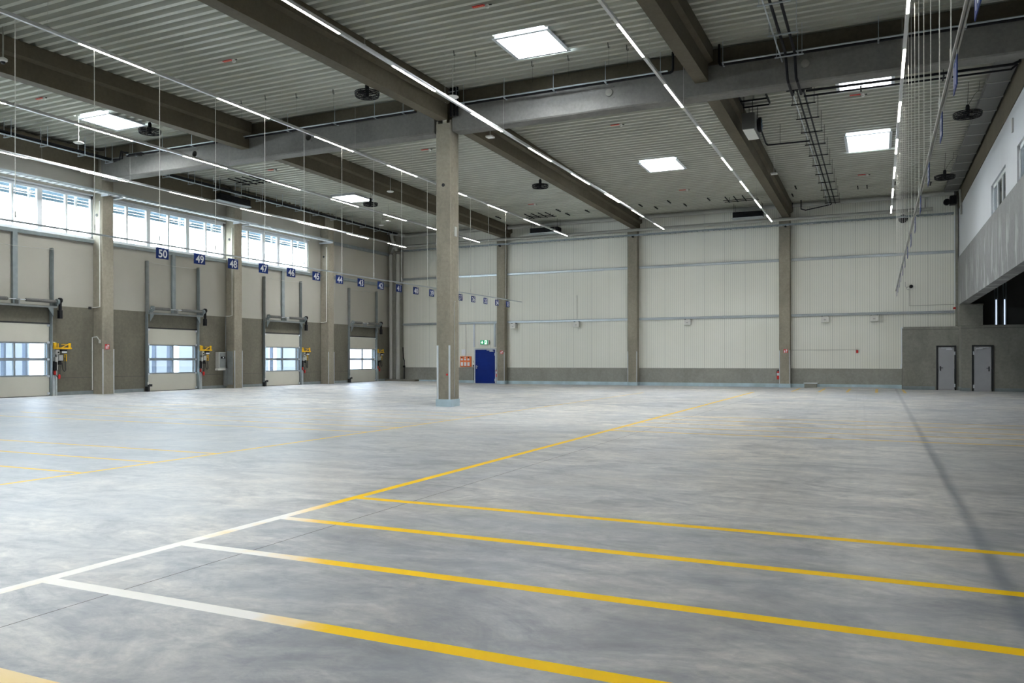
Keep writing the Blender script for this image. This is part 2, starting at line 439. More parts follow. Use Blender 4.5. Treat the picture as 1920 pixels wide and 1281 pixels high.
# slab body so the floor has thickness
mb.cur = 0; mb.box((xs[0], ys[0], -.35), (xs[-1], ys[-1], -.02))
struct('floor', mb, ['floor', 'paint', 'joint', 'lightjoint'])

# ------------------------------------------------------------------ walls with openings
def holed(mb, axis, p0, p1, acuts, zcuts, inside, matf):
    """wall slab perpendicular to axis (0: x, 1: y) between planes p0 (room side) and p1"""
    def P(a, z, p): return (p, a, z) if axis == 0 else (a, p, z)
    na, nz = len(acuts)-1, len(zcuts)-1
    solid = [[not inside((acuts[i]+acuts[i+1])/2, (zcuts[j]+zcuts[j+1])/2) for j in range(nz)] for i in range(na)]
    for i in range(na):
        for j in range(nz):
            if not solid[i][j]: continue
            a0, a1, z0, z1 = acuts[i], acuts[i+1], zcuts[j], zcuts[j+1]
            mb.mat(matf((a0+a1)/2, (z0+z1)/2))
            mb.quad(P(a0, z0, p0), P(a1, z0, p0), P(a1, z1, p0), P(a0, z1, p0))
            mb.quad(P(a0, z0, p1), P(a0, z1, p1), P(a1, z1, p1), P(a1, z0, p1))
            for (di, dj, q) in ((-1, 0, (a0, z0, a0, z1)), (1, 0, (a1, z0, a1, z1)), (0, -1, (a0, z0, a1, z0)), (0, 1, (a0, z1, a1, z1))):
                ii, jj = i+di, j+dj
                if not (0 <= ii < na and 0 <= jj < nz) or not solid[ii][jj]:
                    mb.quad(P(q[0], q[1], p0), P(q[2], q[3], p0), P(q[2], q[3], p1), P(q[0], q[1], p1))
GY = [17.53, 24.78, 32.02, 39.27]; GW = 2.75       # dock gates (left edge, width)
WIN = [(15.56, 22.2, [16.68, 17.8, 18.9, 19.95, 21.05], [17.8, 19.95]),
       (22.72, 29.35, [23.82, 24.91, 26.0, 27.08, 28.18], [24.91, 27.08]),
       (29.85, 35.6, [30.96, 32.06, 33.19, 34.31], [32.06, 33.19])]
WINX = [(8.3, 14.9, [10.5, 12.7], [10.5, 12.7]), (1.1, 7.7, [3.3, 5.5], [3.3, 5.5]), (-6.1, .5, [-4., -1.8], [-4., -1.8])]
WZ0, WZ1 = 6.38, 8.13
def in_hole(a, z):
    for y in GY:
        if y < a < y+GW and z < 2.88: return True
    for w in WIN+WINX:
        if w[0] < a < w[1] and WZ0 < z < WZ1: return True
    return False
ac = uniq({YF, YB+.3} | {y for y in GY} | {y+GW for y in GY} | {w[0] for w in WIN+WINX} | {w[1] for w in WIN+WINX})
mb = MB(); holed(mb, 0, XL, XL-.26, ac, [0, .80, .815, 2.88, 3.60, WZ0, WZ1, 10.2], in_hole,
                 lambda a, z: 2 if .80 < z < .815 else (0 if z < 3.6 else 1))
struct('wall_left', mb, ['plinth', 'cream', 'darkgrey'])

# back wall: plinth, ribbed cladding; door opening
DX0, DX1 = -23.07, -21.62
mb = MB()
holed(mb, 1, YB, YB+.26, [XL-.26, DX0, DX1, 14.], [0, 1.0, 2.2, 10.2], lambda a, z: DX0 < a < DX1 and z < 2.2,
      lambda a, z: 0 if z < 1.0 else 1)
struct('wall_back', mb, ['backplinth', 'ribbed'])
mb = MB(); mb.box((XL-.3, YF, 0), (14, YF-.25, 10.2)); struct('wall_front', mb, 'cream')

# right side: gallery wall
RW = [(28.55, 31.99), (22.9, 26.3), (15., 18.4), (8., 11.4)]
mb = MB()
ra = uniq({YF, YB} | {a for w in RW for a in w})
holed(mb, 0, XR+.04, XR+.3, ra, [6.4, 7.48, 8.78], lambda a, z: z < 7.48 and any(w[0] < a < w[1] for w in RW), lambda a, z: 0)
struct('wall_right', mb, 'white')
mb = MB(); mb.box((XR, YF, 4.10), (XR+.42, YB, 6.40)); struct('wall_gallery', mb, 'parapet')
mb = MB(); mb.box((XR, YF, 8.78), (XR+.3, YB, 9.52)); mb.box((XR+.05, YF, 9.5), (XR+.3, YB, 10.1)); struct('trim_1', mb, 'beam')
# undercroft below the gallery
mb = MB(); mb.box((13.8, YF, 0), (14., YB, 6.4)); struct('wall_undercroft', mb, 'darkgrey')
mb = MB(); mb.box((XR+.43, 43.9, 3.06), (14, YB-.02, 6.3)); struct('trim_2', mb, 'darkgrey')
mb = MB(); mb.box((XR+.42, YF, 6.1), (14., YB, 6.4))
for y in rng(2, 42, 2.4): mb.box((XR+.42, y, 5.75), (14, y+.25, 6.1))
struct('ceiling.001', mb, 'heater')
# concrete nib under the gallery beam end
mb = MB(); mb.box((XR-.02, 43.3, 3.05), (XR+.95, YB-.02, 4.02)); mb.box((XR-.02, 43.25, 4.02), (XR+.97, YB-.02, 4.10))
struct('wall_nib', mb, 'room')
# narrow glazed slits high in the undercroft end wall
for k, x in enumerate((5.02, 5.36)):
    mb = MB(); mb.box((x, 43.86, 3.06), (x+.06, 43.9, 4.3)); o = struct('window_%d' % (k+8), mb, emit('slit_daylight_%d' % k, (.62, .74, 1.), .5))
    m2 = MB(); m2.box((x-.05, 43.82, 3.06), (x, 43.9, 5.3)); m2.box((x+.06, 43.82, 3.06), (x+.11, 43.9, 5.3)); build('window_frame', m2, 'gaterail', o)

# gallery windows
for k, (a, b) in enumerate(RW[:2]):
    mb = MB(); x0, x1 = XR+.10, XR+.17
    mb.box((x0, a, 6.4), (x1, a+.12, 7.48)); mb.box((x0, b-.12, 6.4), (x1, b, 7.48)); mb.box((x0, a, 7.36), (x1, b, 7.48))
    mb.box((x0, a, 6.4), (x1, b, 6.46))
    for t in (.36, .68): mb.box((x0, a+(b-a)*t-.07, 6.4), (x1, a+(b-a)*t+.07, 7.48))
    o = struct('window_%d' % (4+k), mb, 'frame')
    g = MB(); g.mat(0).box((x0+.03, a+.1, 6.44), (x1-.02, a+(b-a)*.66, 7.38)); g.mat(1).box((x0+.03, a+(b-a)*.68, 6.44), (x1-.02, b-.1, 7.38))
    build('pane', g, ['darkglass', 'blueglass'], o)
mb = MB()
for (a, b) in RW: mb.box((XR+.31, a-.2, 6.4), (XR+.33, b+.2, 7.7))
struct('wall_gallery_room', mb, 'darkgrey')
mb = MB(); mb.box((XR, 26.9, 8.05), (XR+.04, 27.05, 8.45)); tag(build('wall_speaker', mb, 'boxgrey'), 'narrow grey box high on the white gallery wall', 'wall box')

# ------------------------------------------------------------------ ceiling deck with skylight openings
SKY = [(-9.17, -7.74, 18.95, 20.38), (-1.10, .35, 25.70, 27.13), (-1.08, .36, 32.26, 34.70),
       (-9.17, -7.68, 32.95, 34.60), (-25.39, -24.03, 19.05, 20.45), (-25.36, -23.98, 33.05, 34.58)]
SKY_ADDED = [(-25.4, -24., 5.2, 6.6), (-9.1, -7.7, 4.2, 5.6), (-9.1, -7.7, -6., -4.6)]  # unseen glowing skylights, added to light the near floor
pitch = .3333
mb = MB(); y = YF-.3; yy = []
while y < YB+.4:
    x_iv = [(-29.3, 4.0)]
    for (a, b, c, d) in SKY+SKY_ADDED:
        if y+pitch > c-.02 and y < d+.02:
            nv = []
            for (p, q) in x_iv:
                if b < p or a > q: nv.append((p, q))
                else: nv += [(p, a-.02), (b+.02, q)]
            x_iv = nv
    z = zd(y)
    prof = [(y, z), (y+.115, z), (y+.155, z+.145), (y+.293, z+.145), (y+pitch, zd(y+pitch))]
    for (p, q) in x_iv:
        vs = [(p, a, b) for a, b in prof]+[(q, a, b) for a, b in prof]
        mb.mat(0).add(vs, [(i, i+1, 6+i, 5+i) for i in range(4)])
        mb.mat(1).quad((p, y, z+.16), (q, y, z+.16), (q, y+pitch, zd(y+pitch)+.16), (p, y+pitch, zd(y+pitch)+.16))
    y += pitch
struct('ceiling', mb, ['deck', 'roof'])
for k, (a, b, c, d) in enumerate(SKY+SKY_ADDED):
    z = min(zd(c), zd(d)); mb = MB(); t = .045
    z0, z1 = z-.035, z+.62
    if k < 6:
        s = thing('skylight', ['square skylight between the two middle beams, in front of the cross girder',
            'skylight half hidden behind the cross girder on the right', 'large skylight on the right, behind the hanging wires',
            'skylight in the middle bay near the back wall', 'skylight at the far left, in front of the cross girder',
            'small bright skylight on the left near the back, beside a black fan'][k], 'skylight', ((a+b)/2, (c+d)/2, z), 'skylights in the steel deck')
    else:
        s = thing('skylight', 'added unseen skylight lighting the camera side of the hall', 'skylight', ((a+b)/2, (c+d)/2, z), 'added skylights behind the view')
    for q0, q1 in (((a-t, c-t), (a, d+t)), ((b, c-t), (b+t, d+t)), ((a, c-t), (b, c)), ((a, d), (b, d+t))):
        mb.box((q0[0], q0[1], z0), (q1[0], q1[1], z1))
    fl = MB(); t2 = .10
    for q0, q1 in (((a-t2, c-t2), (a, d+t2)), ((b, c-t2), (b+t2, d+t2)), ((a, c-t2), (b, c)), ((a, d), (b, d+t2))):
        fl.box((q0[0], q0[1], z0-.012), (q1[0], q1[1], z0))
    build('curb', mb, 'white', s); build('flange', fl, 'zinc', s)
    pn = MB(); pn.box((a, c, z1-.03), (b, d, z1)); build('dome_pane', pn, 'sky_dim' if k in (1, 2) else 'sky_pane', s)
    br = MB(); br.bar((a+.03, (c+d)/2, z1-.1), (b-.03, (c+d)/2, z1-.1), .02)
    br.bar(((a+b)/2, (c+d)/2, z1-.1), ((a+b)/2, (c+d)/2-.3, z1-.1), .02); build('opening_bar', br, 'plastic', s)

# ------------------------------------------------------------------ beams
RX = [-20.78, -12.60, -4.42]
def rafter(x, y0, y1, label, cap=None):
    hw, ht, hf = .18, .30, .31
    def sec(y, zb_, zt): # T-shaped section: web + wider top flange
        f = .44
        return [(x-hw, y, zb_), (x+hw, y, zb_), (x+hw, y, zt-f), (x+hf, y, zt-f+.06), (x+hf, y, zt), (x-hf, y, zt), (x-hf, y, zt-f+.06), (x-hw, y, zt-f)]
    mb = MB(); n = 12; prev = None
    for i in range(n+1):
        y = y0+(y1-y0)*i/n; mb.v += sec(y, zb(y), zd(y)-.004)
    for i in range(n):
        for j in range(8):
            a = i*8+j; b = i*8+(j+1) % 8; mb.f.append((a, b, b+8, a+8)); mb.m.append(0)
    mb.f.append(tuple(range(8))[::-1]); mb.m.append(0)
    mb.f.append(tuple(range(n*8, n*8+8))); mb.m.append(0)
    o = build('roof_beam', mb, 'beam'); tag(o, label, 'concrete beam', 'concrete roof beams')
    return o
names = ['left', 'middle', 'right']
for x, nm, w in zip(RX, names, ('left of the free-standing column', 'resting on the free-standing column', 'right of the free-standing column')):
    rafter(x, YF+.02, 22.08, 'brown concrete roof beam in front of the cross girder, '+w)
    rafter(x, 22.66, YB-.02, 'brown concrete roof beam behind the cross girder, '+w.replace('resting on', 'in line with'))
# cross girder with recessed upper part, round service holes
def girder(x0, x1, label, holes):
    y0, y1 = 22.10, 22.64; zl, zm = 8.74, 9.55
    mb = MB()
    # front and back faces cut around round holes
    cuts = sorted([x0, x1]+[h+s*.16 for h in holes for s in (-1, 1)])
    zc, r = 9.22, .115
    for y, fl in ((y0, 1), (y1, -1)):
        i = 0; edges = [(a, b) for a, b in zip(cuts[:-1], cuts[1:])]
        for a, b in edges:
            m = (a+b)/2; h = next((h for h in holes if abs(m-h) < .15), None)
            if h is None: mb.quad((a, y, zl+.04), (b, y, zl+.04), (b, y, zm), (a, y, zm))
            else:
                mb.quad((a, y, zl+.04), (b, y, zl+.04), (b, y, zc-.16), (a, y, zc-.16)); mb.quad((a, y, zc+.16), (b, y, zc+.16), (b, y, zm), (a, y, zm))
                n = 24; vs = []
                for k in range(n):
                    t = 2*PI*(k+.5)/n; c_, s_ = math.cos(t), math.sin(t); q = .16/max(abs(c_), abs(s_))
                    vs += [(h+r*c_, y, zc+r*s_), (h+q*c_, y, zc+q*s_)]
                mb.add(vs, [(2*k, 2*k+1, (2*k+3) % (2*n), (2*k+2) % (2*n)) for k in range(n)])
    for h in holes:
        n = 24; vs = []
        for k in range(n):
            t = 2*PI*(k+.5)/n; vs += [(h+r*math.cos(t), y0, zc+r*math.sin(t)), (h+r*math.cos(t), y1, zc+r*math.sin(t))]
        mb.add(vs, [(2*k, 2*k+1, (2*k+3) % (2*n), (2*k+2) % (2*n)) for k in range(n)])
    c = .035
    mb.quad((x0, y0+c, zl), (x1, y0+c, zl), (x1, y1-c, zl), (x0, y1-c, zl))
    mb.quad((x0, y0, zl+.04), (x1, y0, zl+.04), (x1, y0+c, zl), (x0, y0+c, zl)); mb.quad((x0, y1, zl+.04), (x1, y1, zl+.04), (x1, y1-c, zl), (x0, y1-c, zl))
    mb.quad((x0, y0, zm), (x1, y0, zm), (x1, y1, zm), (x0, y1, zm))
    for x in (x0, x1): mb.quad((x, y0, zl+.04), (x, y1, zl+.04), (x, y1, zm), (x, y0, zm))
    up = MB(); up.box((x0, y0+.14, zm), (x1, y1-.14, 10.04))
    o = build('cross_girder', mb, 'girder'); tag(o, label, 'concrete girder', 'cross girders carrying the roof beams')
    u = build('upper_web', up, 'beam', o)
    return o
girder(-28.33, -12.92, 'long grey concrete girder from the dock-side column to the free-standing column', [-23.27, -17.95])
girder(-12.26, XR-.01, 'long grey concrete girder from the free-standing column to the gallery wall', [-7.08, -1.74])
for hx, hy in ((-7.08, 22.10), (-1.74, 22.10)):
    mb = MB(); mb.lathe((hx, hy, 9.22), [(.0, -.03), (.105, -.03), (.112, .06), (.0, .06)], 24, 1)
    mb.box((hx-.06, hy-.04, 9.20), (hx+.06, hy-.03, 9.23))
    tag(build('vent_cap', mb, 'room'), 'round vent cap in the cross girder, '+('left of the right-hand beam' if hx < -5 else 'right of the black pipes'), 'vent', 'round vent caps')
# edge beams along walls under the deck
mb = MB(); mb.box((XL+.0, YF, 9.05), (XL+.34, YB, 9.9)); tag(build('edge_beam', mb, 'beam'), 'brown concrete edge beam above the dock-side windows', 'concrete beam')

# ------------------------------------------------------------------ columns
def col_mb(x0, x1, y0, y1, z0, z1, c=.025):
    mb = MB(); mb.prism([(x0+c, y0), (x1-c, y0), (x1, y0+c), (x1, y1-c), (x1-c, y1), (x0+c, y1), (x0, y1-c), (x0, y0+c)], 2, z0, z1); return mb
cc = thing('concrete_column', 'tall free-standing grey concrete column in the middle of the hall', 'column', (-12.6, 22.4, 0))
m0 = col_mb(-12.86, -12.32, 22.1, 22.64, 0, 9.02)
m0.box((-12.86, 22.14, 9.02), (-12.80, 22.6, 9.12)); m0.box((-12.38, 22.14, 9.02), (-12.32, 22.6, 9.12))
shaft = build('shaft', m0, 'column', cc)
mb = MB(); mb.box((-12.87, 22.085, 0), (-12.31, 22.655, .235)); build('base_plinth', mb, 'film', cc)
for x in (-12.83, -12.40):
    mb = MB(); mb.prism([(x, 22.08), (x+.06, 22.08), (x+.06, 22.095), (x, 22.095)], 2, .235, 1.95); build('corner_guard', mb, 'zinc', cc)
mb = MB(); mb.lathe((-12.59, 22.09, 7.06), [(0, 0), (.055, 0), (.055, .02), (0, .02)], 20, 1); build('cast_in_socket', mb, 'rubber', cc)
mb = MB(); mb.lathe((-12.60, 22.075, 7.06), [(0, 0), (.02, 0), (.02, .02), (0, .02)], 10, 1); build('conduit_stub', mb, 'rubber', cc)
mb = MB(); mb.box((-12.49, 22.085, .99), (-12.43, 22.1, 1.05)); build('red_tag', mb, 'red', cc)
mb = MB(); mb.tube([(-12.31, 22.3, .3), (-12.31, 22.3, 3.3), (-12.31, 22.3, 3.36), (-12.31, 22.38, 3.36)], .015, 8); build('conduit', mb, 'wire', cc)
mb = MB(); mb.box((-12.30, 22.32, 5.45), (-12.315, 22.48, 5.75)); build('junction_patch', mb, 'boxgrey', cc)
# dock-side columns
lc = [(22.15, 'just right of the leftmost gate'), (29.36, 'between the second and third gates from the left'), (36.60, 'between the two farthest gates'), (14.95, 'outside the view')]
lobjs = []
for i, (y, w) in enumerate(lc[:3]):
    t = thing('concrete_column', 'concrete wall column on the dock side '+w, 'column', (-28.6, y+.26, FL), 'dock-side wall columns')
    mb = col_mb(XL+.01, -28.34, y, y+.53, FL-.08, 9.9); build('shaft', mb, 'column', t)
    for yy_ in (y, y+.50):
        mb = MB(); mb.box((-28.335, yy_, FL), (-28.32, yy_+.03, 1.95)); build('corner_guard', mb, 'zinc', t)
    mb = MB(); mb.lathe((-28.65, y-.005, 7.35), [(0, 0), (.06, 0), (.06, -.012), (0, -.012)], 18, 1); build('cast_in_socket', mb, 'rubber', t)
    # vertical conduit on the near side face
    mb = MB(); mb.tube([(-28.45, y-.03, 7.9), (-28.45, y-.03, 3.65), (-28.62, y-.03, 3.62), (-28.85, y-.03, 3.62)], .02, 8); build('conduit', mb, 'plastic', t)
mb = col_mb(XL+.01, -28.36, 43.55, YB-.01, FL-.08, 9.9)
tag(build('concrete_column', mb, 'room'), 'dark concrete corner column behind the vertical pipes', 'column', 'back wall columns')
for x0, x1, w in ((-21.36, -20.82, 'right of the blue door'), (-13.05, -12.48, 'in the centre of the back wall'), (-4.79, -4.23, 'with the red extinguisher on its left side')):
    t = thing('concrete_column', 'grey concrete wall column at the back wall, '+w, 'column', ((x0+x1)/2, 44.3, 0), 'back wall columns')
    build('shaft', col_mb(x0, x1, 44.08, YB-.01, 0, 8.98), 'column', t)
    mb = MB(); mb.box((x0-.01, 44.07, 0), (x1+.01, YB-.01, .2)); build('base_film', mb, 'film', t)
    for xx in (x0+.01, x1-.04):
        mb = MB(); mb.box((xx, 44.06, .2), (xx+.03, 44.08, 1.95)); build('corner_guard', mb, 'zinc', t)
mb = MB(); mb.box((3.40, 44.1, 3.1), (3.5, YB-.01, 9.7)); tag(build('concrete_column', mb, 'room'), 'slim dark corner column where the back wall meets the gallery', 'column', 'back wall columns')
mb = MB(); mb.box((3.36, 44.44, 4.2), (3.41, 44.49, 8.5)); struct('trim_3', mb, 'frame')

# ------------------------------------------------------------------ horizontal steel rails on the back wall
bays = [(-28.35, -21.38), (-20.8, -13.07), (-12.46, -4.81), (-4.21, 3.36)]
n = 4
for (a, b) in bays:
    for z in (3.80, 6.75):
        mb = MB(); mb.prism([(YB-.002, z-.065), (YB-.10, z-.065), (YB-.10, z-.04), (YB-.12, z-.04), (YB-.12, z+.04), (YB-.10, z+.065), (YB-.002, z+.065)], 0, a, b)
        struct('trim_%d' % n, mb, 'rail'); n += 1
for (a, b) in ((-28.35, DX0-.09), (DX1+.08, -21.37), (-20.81, -13.06), (-12.47, -4.80), (-4.22, 1.04)):
    mb = MB(); mb.box((a, YB-.03, 0), (b, YB, .19)); struct('baseboard_back' , mb, 'film')
for (a, b) in ((20.4, 22.15), (22.7, 24.6), (27.7, 29.35), (29.9, 31.9), (34.9, 36.6), (37.15, 39.1), (42.2, 43.5)):
    mb = MB(); mb.box((XL, a, FL-.06), (XL+.025, b, FL+.14)); struct('baseboard_left', mb, 'gaterail')
# door framing posts above the blue door
mb = MB(); mb.box((DX0-.10, YB-.07, 2.28), (DX0-.0, YB, 3.74)); struct('trim_%d' % n, mb, 'zinc'); n += 1
mb = MB(); mb.box((DX1-.12, YB-.07, 2.28), (DX1+.0, YB, 3.74)); struct('trim_%d' % n, mb, 'rail'); n += 1
mb = MB(); mb.box((DX1+.09, YB-.05, 1.0), (DX1+.16, YB, 3.74)); struct('trim_%d' % n, mb, 'rubber'); n += 1
# window posts on the dock wall above the gates
for y in (GY[0], GY[1], GY[2]):
    yc = y+1.30
    mb = MB(); mb.box((XL+.01, yc-.02, 3.6), (XL+.11, yc+.02, 6.3)); mb.box((XL+.01, yc-.02, 3.6), (XL+.02, yc+.16, 6.3)); mb.box((XL+.09, yc+.02, 3.6), (XL+.11, yc+.16, 6.3))
    struct('trim_%d' % n, mb, 'gaterail'); n += 1
for (a, b) in ((15., 22.14), (22.7, 29.34), (29.9, 36.58)):
    mb = MB(); mb.box((XL, a, 6.22), (XL+.10, b, 6.35)); struct('trim_%d' % n, mb, 'gaterail'); n += 1
mb = MB(); mb.box((XL, 37.15, 6.20), (XL+.12, 43.5, 6.36)); struct('trim_%d' % n, mb, 'gaterail'); n += 1
mb = MB(); mb.box((XL, 37.15, 8.2), (XL+.14, 43.5, 8.38)); struct('trim_%d' % n, mb, 'gaterail'); n += 1

# ------------------------------------------------------------------ dock-side windows
def window_row(k, a, b, mull, wide, vis=True):
    x0, x1 = XL-.17, XL-.05
    mb = MB()
    mb.box((x0, a, WZ0), (x1, b, WZ0+.10)); mb.box((x0, a, WZ1-.12), (x1, b, WZ1)); mb.box((x0, a, WZ0), (x1, a+.10, WZ1)); mb.box((x0, b-.10, WZ0), (x1, b, WZ1))
    for m in mull:
        w = .10 if m in wide else .045
        mb.box((x0+.01, m-w, WZ0+.1), (x1, m+w, WZ1-.12))
    mb.box((XL-.05, a-.02, WZ0-.03), (XL+.08, b+.02, WZ0+.02))   # sill
    mb.box((XL-.05, a-.02, WZ1), (XL+.03, b+.02, WZ1+.06))
    o = struct('window_%d' % k, mb, 'frame')
    g = MB(); g.box((XL-.13, a+.05, WZ0+.05), (XL-.125, b-.05, WZ1-.06)); build('pane', g, 'glass', o)
    s = MB(); s.mat(0)
    for j in range(3):
        z = 7.68+.125*j; s.quad((XL-.30, a-.05, z), (XL-.30, b+.05, z), (XL-.30, b+.05, z+.118), (XL-.30, a-.05, z+.118)); s.quad((XL-.33, a-.05, z+.118), (XL-.33, b+.05, z+.118), (XL-.30, b+.05, z+.118), (XL-.30, a-.05, z+.118))
    build('outside_blind', s, 'shutter', o)
    if vis:
        h = MB()
        for j, m in enumerate(wide[-1:]+[b-.32]): h.box((XL-.30, m-.33, 7.62), (XL-.22, m-.25, 8.05)); h.box((XL-.27, m-.30, 6.45), (XL-.265, m-.295, 7.7))
        build('blind_guide', h, 'frame', o)
for k, w in enumerate(WIN): window_row(k+1, *w)
for k, w in enumerate(WINX): window_row(k+12, *w, vis=False)

# ------------------------------------------------------------------ dock gates
def make_gate(y0, label):
    y1 = y0+GW; z0 = FL; x = XL+.05
    t = thing('dock_gate', label, 'sectional gate', (XL+.05, (y0+y1)/2, FL), 'sectional dock gates')
    p = MB(); p.box((x-.10, y0+.02, z0+.02), (x-.02, y1-.02, z0+.76)); build('bottom_panel', p, 'gate', t, bevel=.01)
    s = MB(); s.box((x-.10, y0+.02, z0-.01), (x-.03, y1-.02, z0+.02)); build('bottom_seal', s, 'rubber', t)
    p = MB(); p.box((x-.10, y0+.02, z0+2.05), (x-.02, y1-.02, z0+2.74)); build('top_panel', p, 'gate', t, bevel=.01)
    f = MB(); a, b = z0+.76, z0+2.05; zm = (a+b)/2-.0
    f.box((x-.10, y0+.02, a), (x-.015, y1-.02, a+.05)); f.box((x-.10, y0+.02, b-.05), (x-.015, y1-.02, b))
    f.box((x-.10, y0+.02, zm-.055), (x-.015, y1-.02, zm+.055))
    f.box((x-.10, y0+.02, a), (x-.015, y0+.08, b)); f.box((x-.10, y1-.10, a), (x-.015, y1-.02, b)); f.box((x-.10, (y0+y1)/2-.035, a), (x-.012, (y0+y1)/2+.035, b))
    wf = build('window_frame', f, 'gatebar', t)
    for (ya, yb) in ((y0+.08, (y0+y1)/2-.035), ((y0+y1)/2+.035, y1-.10)):
        for (za, zb_) in ((a+.05, zm-.055), (zm+.055, b-.05)):
            g = MB(); g.box((x-.07, ya, za), (x-.065, yb, zb_)); build('pane', g, 'gateglass', wf)
    # hinges at the section joints
    for z in (.1, .76, 1.40, 2.05, 2.7):
        for yh in (y0+.04, y1-.06):
            h = MB(); h.box((x-.02, yh-.045, z0+z-.04), (x+.012, yh+.05, z0+z+.04)); build('hinge', h, 'zinc', t)
    # guide rails
    for yr, s_ in ((y0-.055, 1), (y1+.055, -1)):
        r = MB(); r.box((XL+.01, yr-.05, z0), (XL+.16, yr-.02, 3.5)); r.box((XL+.01, yr+.02, z0), (XL+.06, yr+.05, 3.5)); r.box((XL+.01, yr-.05, z0), (XL+.03, yr+.05, 3.5))
        build('guide_rail', r, 'gaterail', t)
        r = MB(); r.box((XL+.02, yr-.05, 3.5), (XL+.04, yr+.06, 5.80)); r.box((XL+.02, yr-.05, 3.5), (XL+.20, yr-.035, 5.80)); r.box((XL+.02, yr+.045, 3.5), (XL+.12, yr+.06, 5.80))
        for q in range(6): r.box((XL+.15, yr-.06, 3.8+q*.36), (XL+.19, yr-.03, 3.83+q*.36))
        build('upper_track', r, 'railface' if s_ > 0 else 'gaterail', t)
    r = MB(); r.tube([(XL+.19, y0-.05, 5.74), (XL+.17, (y0+y1)/2, 5.70), (XL+.19, y1+.05, 5.74)], .010, 6); build('tie_rod', r, 'wire', t)
    # header beam, shaft, springs, brackets
    h = MB(); h.box((XL+.02, y0-.06, 3.50), (XL+.26, y1+.16, 3.57)); build('spring_beam', h, 'railface', t)
    for ya, yb in ((y0-.02, y0+.20), (y1+.02, y1-.20)):
        k = MB(); k.prism([(ya, 3.5), (yb, 3.5), (ya, 3.18)], 0, XL+.20, XL+.23); build('gusset', k, 'gaterail', t)
    sx, sz = XL+.30, 3.74
    s1 = MB(); s1.tube([(sx, y0-.03, sz), (sx, y1+.22, sz)], .014, 8); build('shaft', s1, 'zinc', t)
    yc = (y0+y1)/2
    for ya, yb in ((y0+.12, yc-.42), (yc+.26, y1+.05)):
        s2 = MB(); s2.tube([(sx, ya, sz), (sx, yb, sz)], .058, 14)
        for q in range(int((yb-ya)/.03)): s2.torus((sx, ya+.015+q*.03, sz), .060, .008, 14, 4, 1)
        build('torsion_spring', s2, 'spring', t)
    for yd in (y0+.03, y1+.13):
        d = MB(); d.lathe((sx, yd, sz), [(0, -.04), (.11, -.04), (.11, -.03), (.085, -.03), (.085, .03), (.11, .03), (.11, .04), (0, .04)], 22, 1); build('cable_drum', d, 'gaterail', t)
        w = MB(); w.box((XL+.05, yd-.02, 3.57), (sx+.02, yd+.02, sz-.05)); build('bearing_plate', w, 'gaterail', t)
    d = MB(); d.box((XL+.10, yc-.03, 3.57), (sx+.03, yc+.03, sz+.03)); d.box((sx-.02, yc-.09, sz-.03), (sx+.03, yc-.03, sz+.03)); build('centre_bearing', d, 'railface', t)
    mo = MB(); mo.box((sx-.07, y1+.17, 3.10), (sx+.07, y1+.30, 3.42)); mo.box((sx-.05, y1+.20, 3.42), (sx+.05, y1+.28, 3.86)); mo.lathe((sx, y1+.24, 3.80), [(0, -.05), (.10, -.05), (.10, .05), (0, .05)], 16, 1)
    build('drive_motor', mo, 'black', t, bevel=.01)
    b_ = MB(); b_.box((XL+.03, y0-.13, FL), (XL+.19, y0-.02, FL+.22)); b_.box((XL+.08, y0-.10, FL+.22), (XL+.2, y0+.10, FL+.32)); build('lower_buffer', b_, 'rubber', t)
    b_ = MB(); b_.box((XL+.16, y0-.13, FL+.30), (XL+.2, y0-.08, FL+.42)); build('sensor', b_, 'plastic', t)
    hh = MB(); hh.box((XL+.0, y0, 2.885), (XL+.05, y1, 2.93)); build('lintel_seal', hh, 'rubber', t)
    return t
gl = ['sectional dock gate cut off by the left edge of the view', 'sectional dock gate below the hanging sign 50',
      'sectional dock gate below the hanging signs 47 and 46', 'farthest sectional dock gate, next to the corner pipes']
g0 = make_gate(GY[1], gl[1])
for i in (0, 2, 3): copy_tree(g0, (0, GY[i]-GY[1], 0), gl[i])
# dock shelters outside (seen through the gate panes)
def make_shelter(y0, label):
    t = thing('dock_shelter', label, 'dock shelter', (-31.8, y0+GW/2, FL), 'dock shelters outside the gates')
    w = MB(); w.box((-32.6, y0-2.2, -.4), (-32.5, y0+4.4, 4.2)); build('screen_panel', w, 'dockpanel', t)
    for yy_ in (y0-.35, y0+.62, y0+1.62, y0+2.72, y0+3.6):
        w = MB(); w.box((-31.7, yy_-.045, -.4), (-31.5, yy_+.045, 4.0)); build('post', w, 'dockpost', t)
    w = MB(); w.box((-31.6, y0-2.2, 1.52), (-31.5, y0+4.4, 1.60)); build('rail', w, 'frame', t)
    return t
sh = make_shelter(GY[1], 'pale screen and steel posts outside the gate below sign 50')
for i, lb in ((0, 'pale screen and steel posts outside the leftmost gate'), (2, 'pale screen and steel posts outside the gate below signs 47 and 46'), (3, 'pale screen and steel posts outside the farthest gate')):
    copy_tree(sh, (0, GY[i]-GY[1], 0), lb)
mb = MB(); mb.box((-60, YF-10, -1.2), (XL-.3, YB+20, -.6)); tag(build('dock_yard', mb, 'room'), 'paved yard outside the dock gates', 'yard')

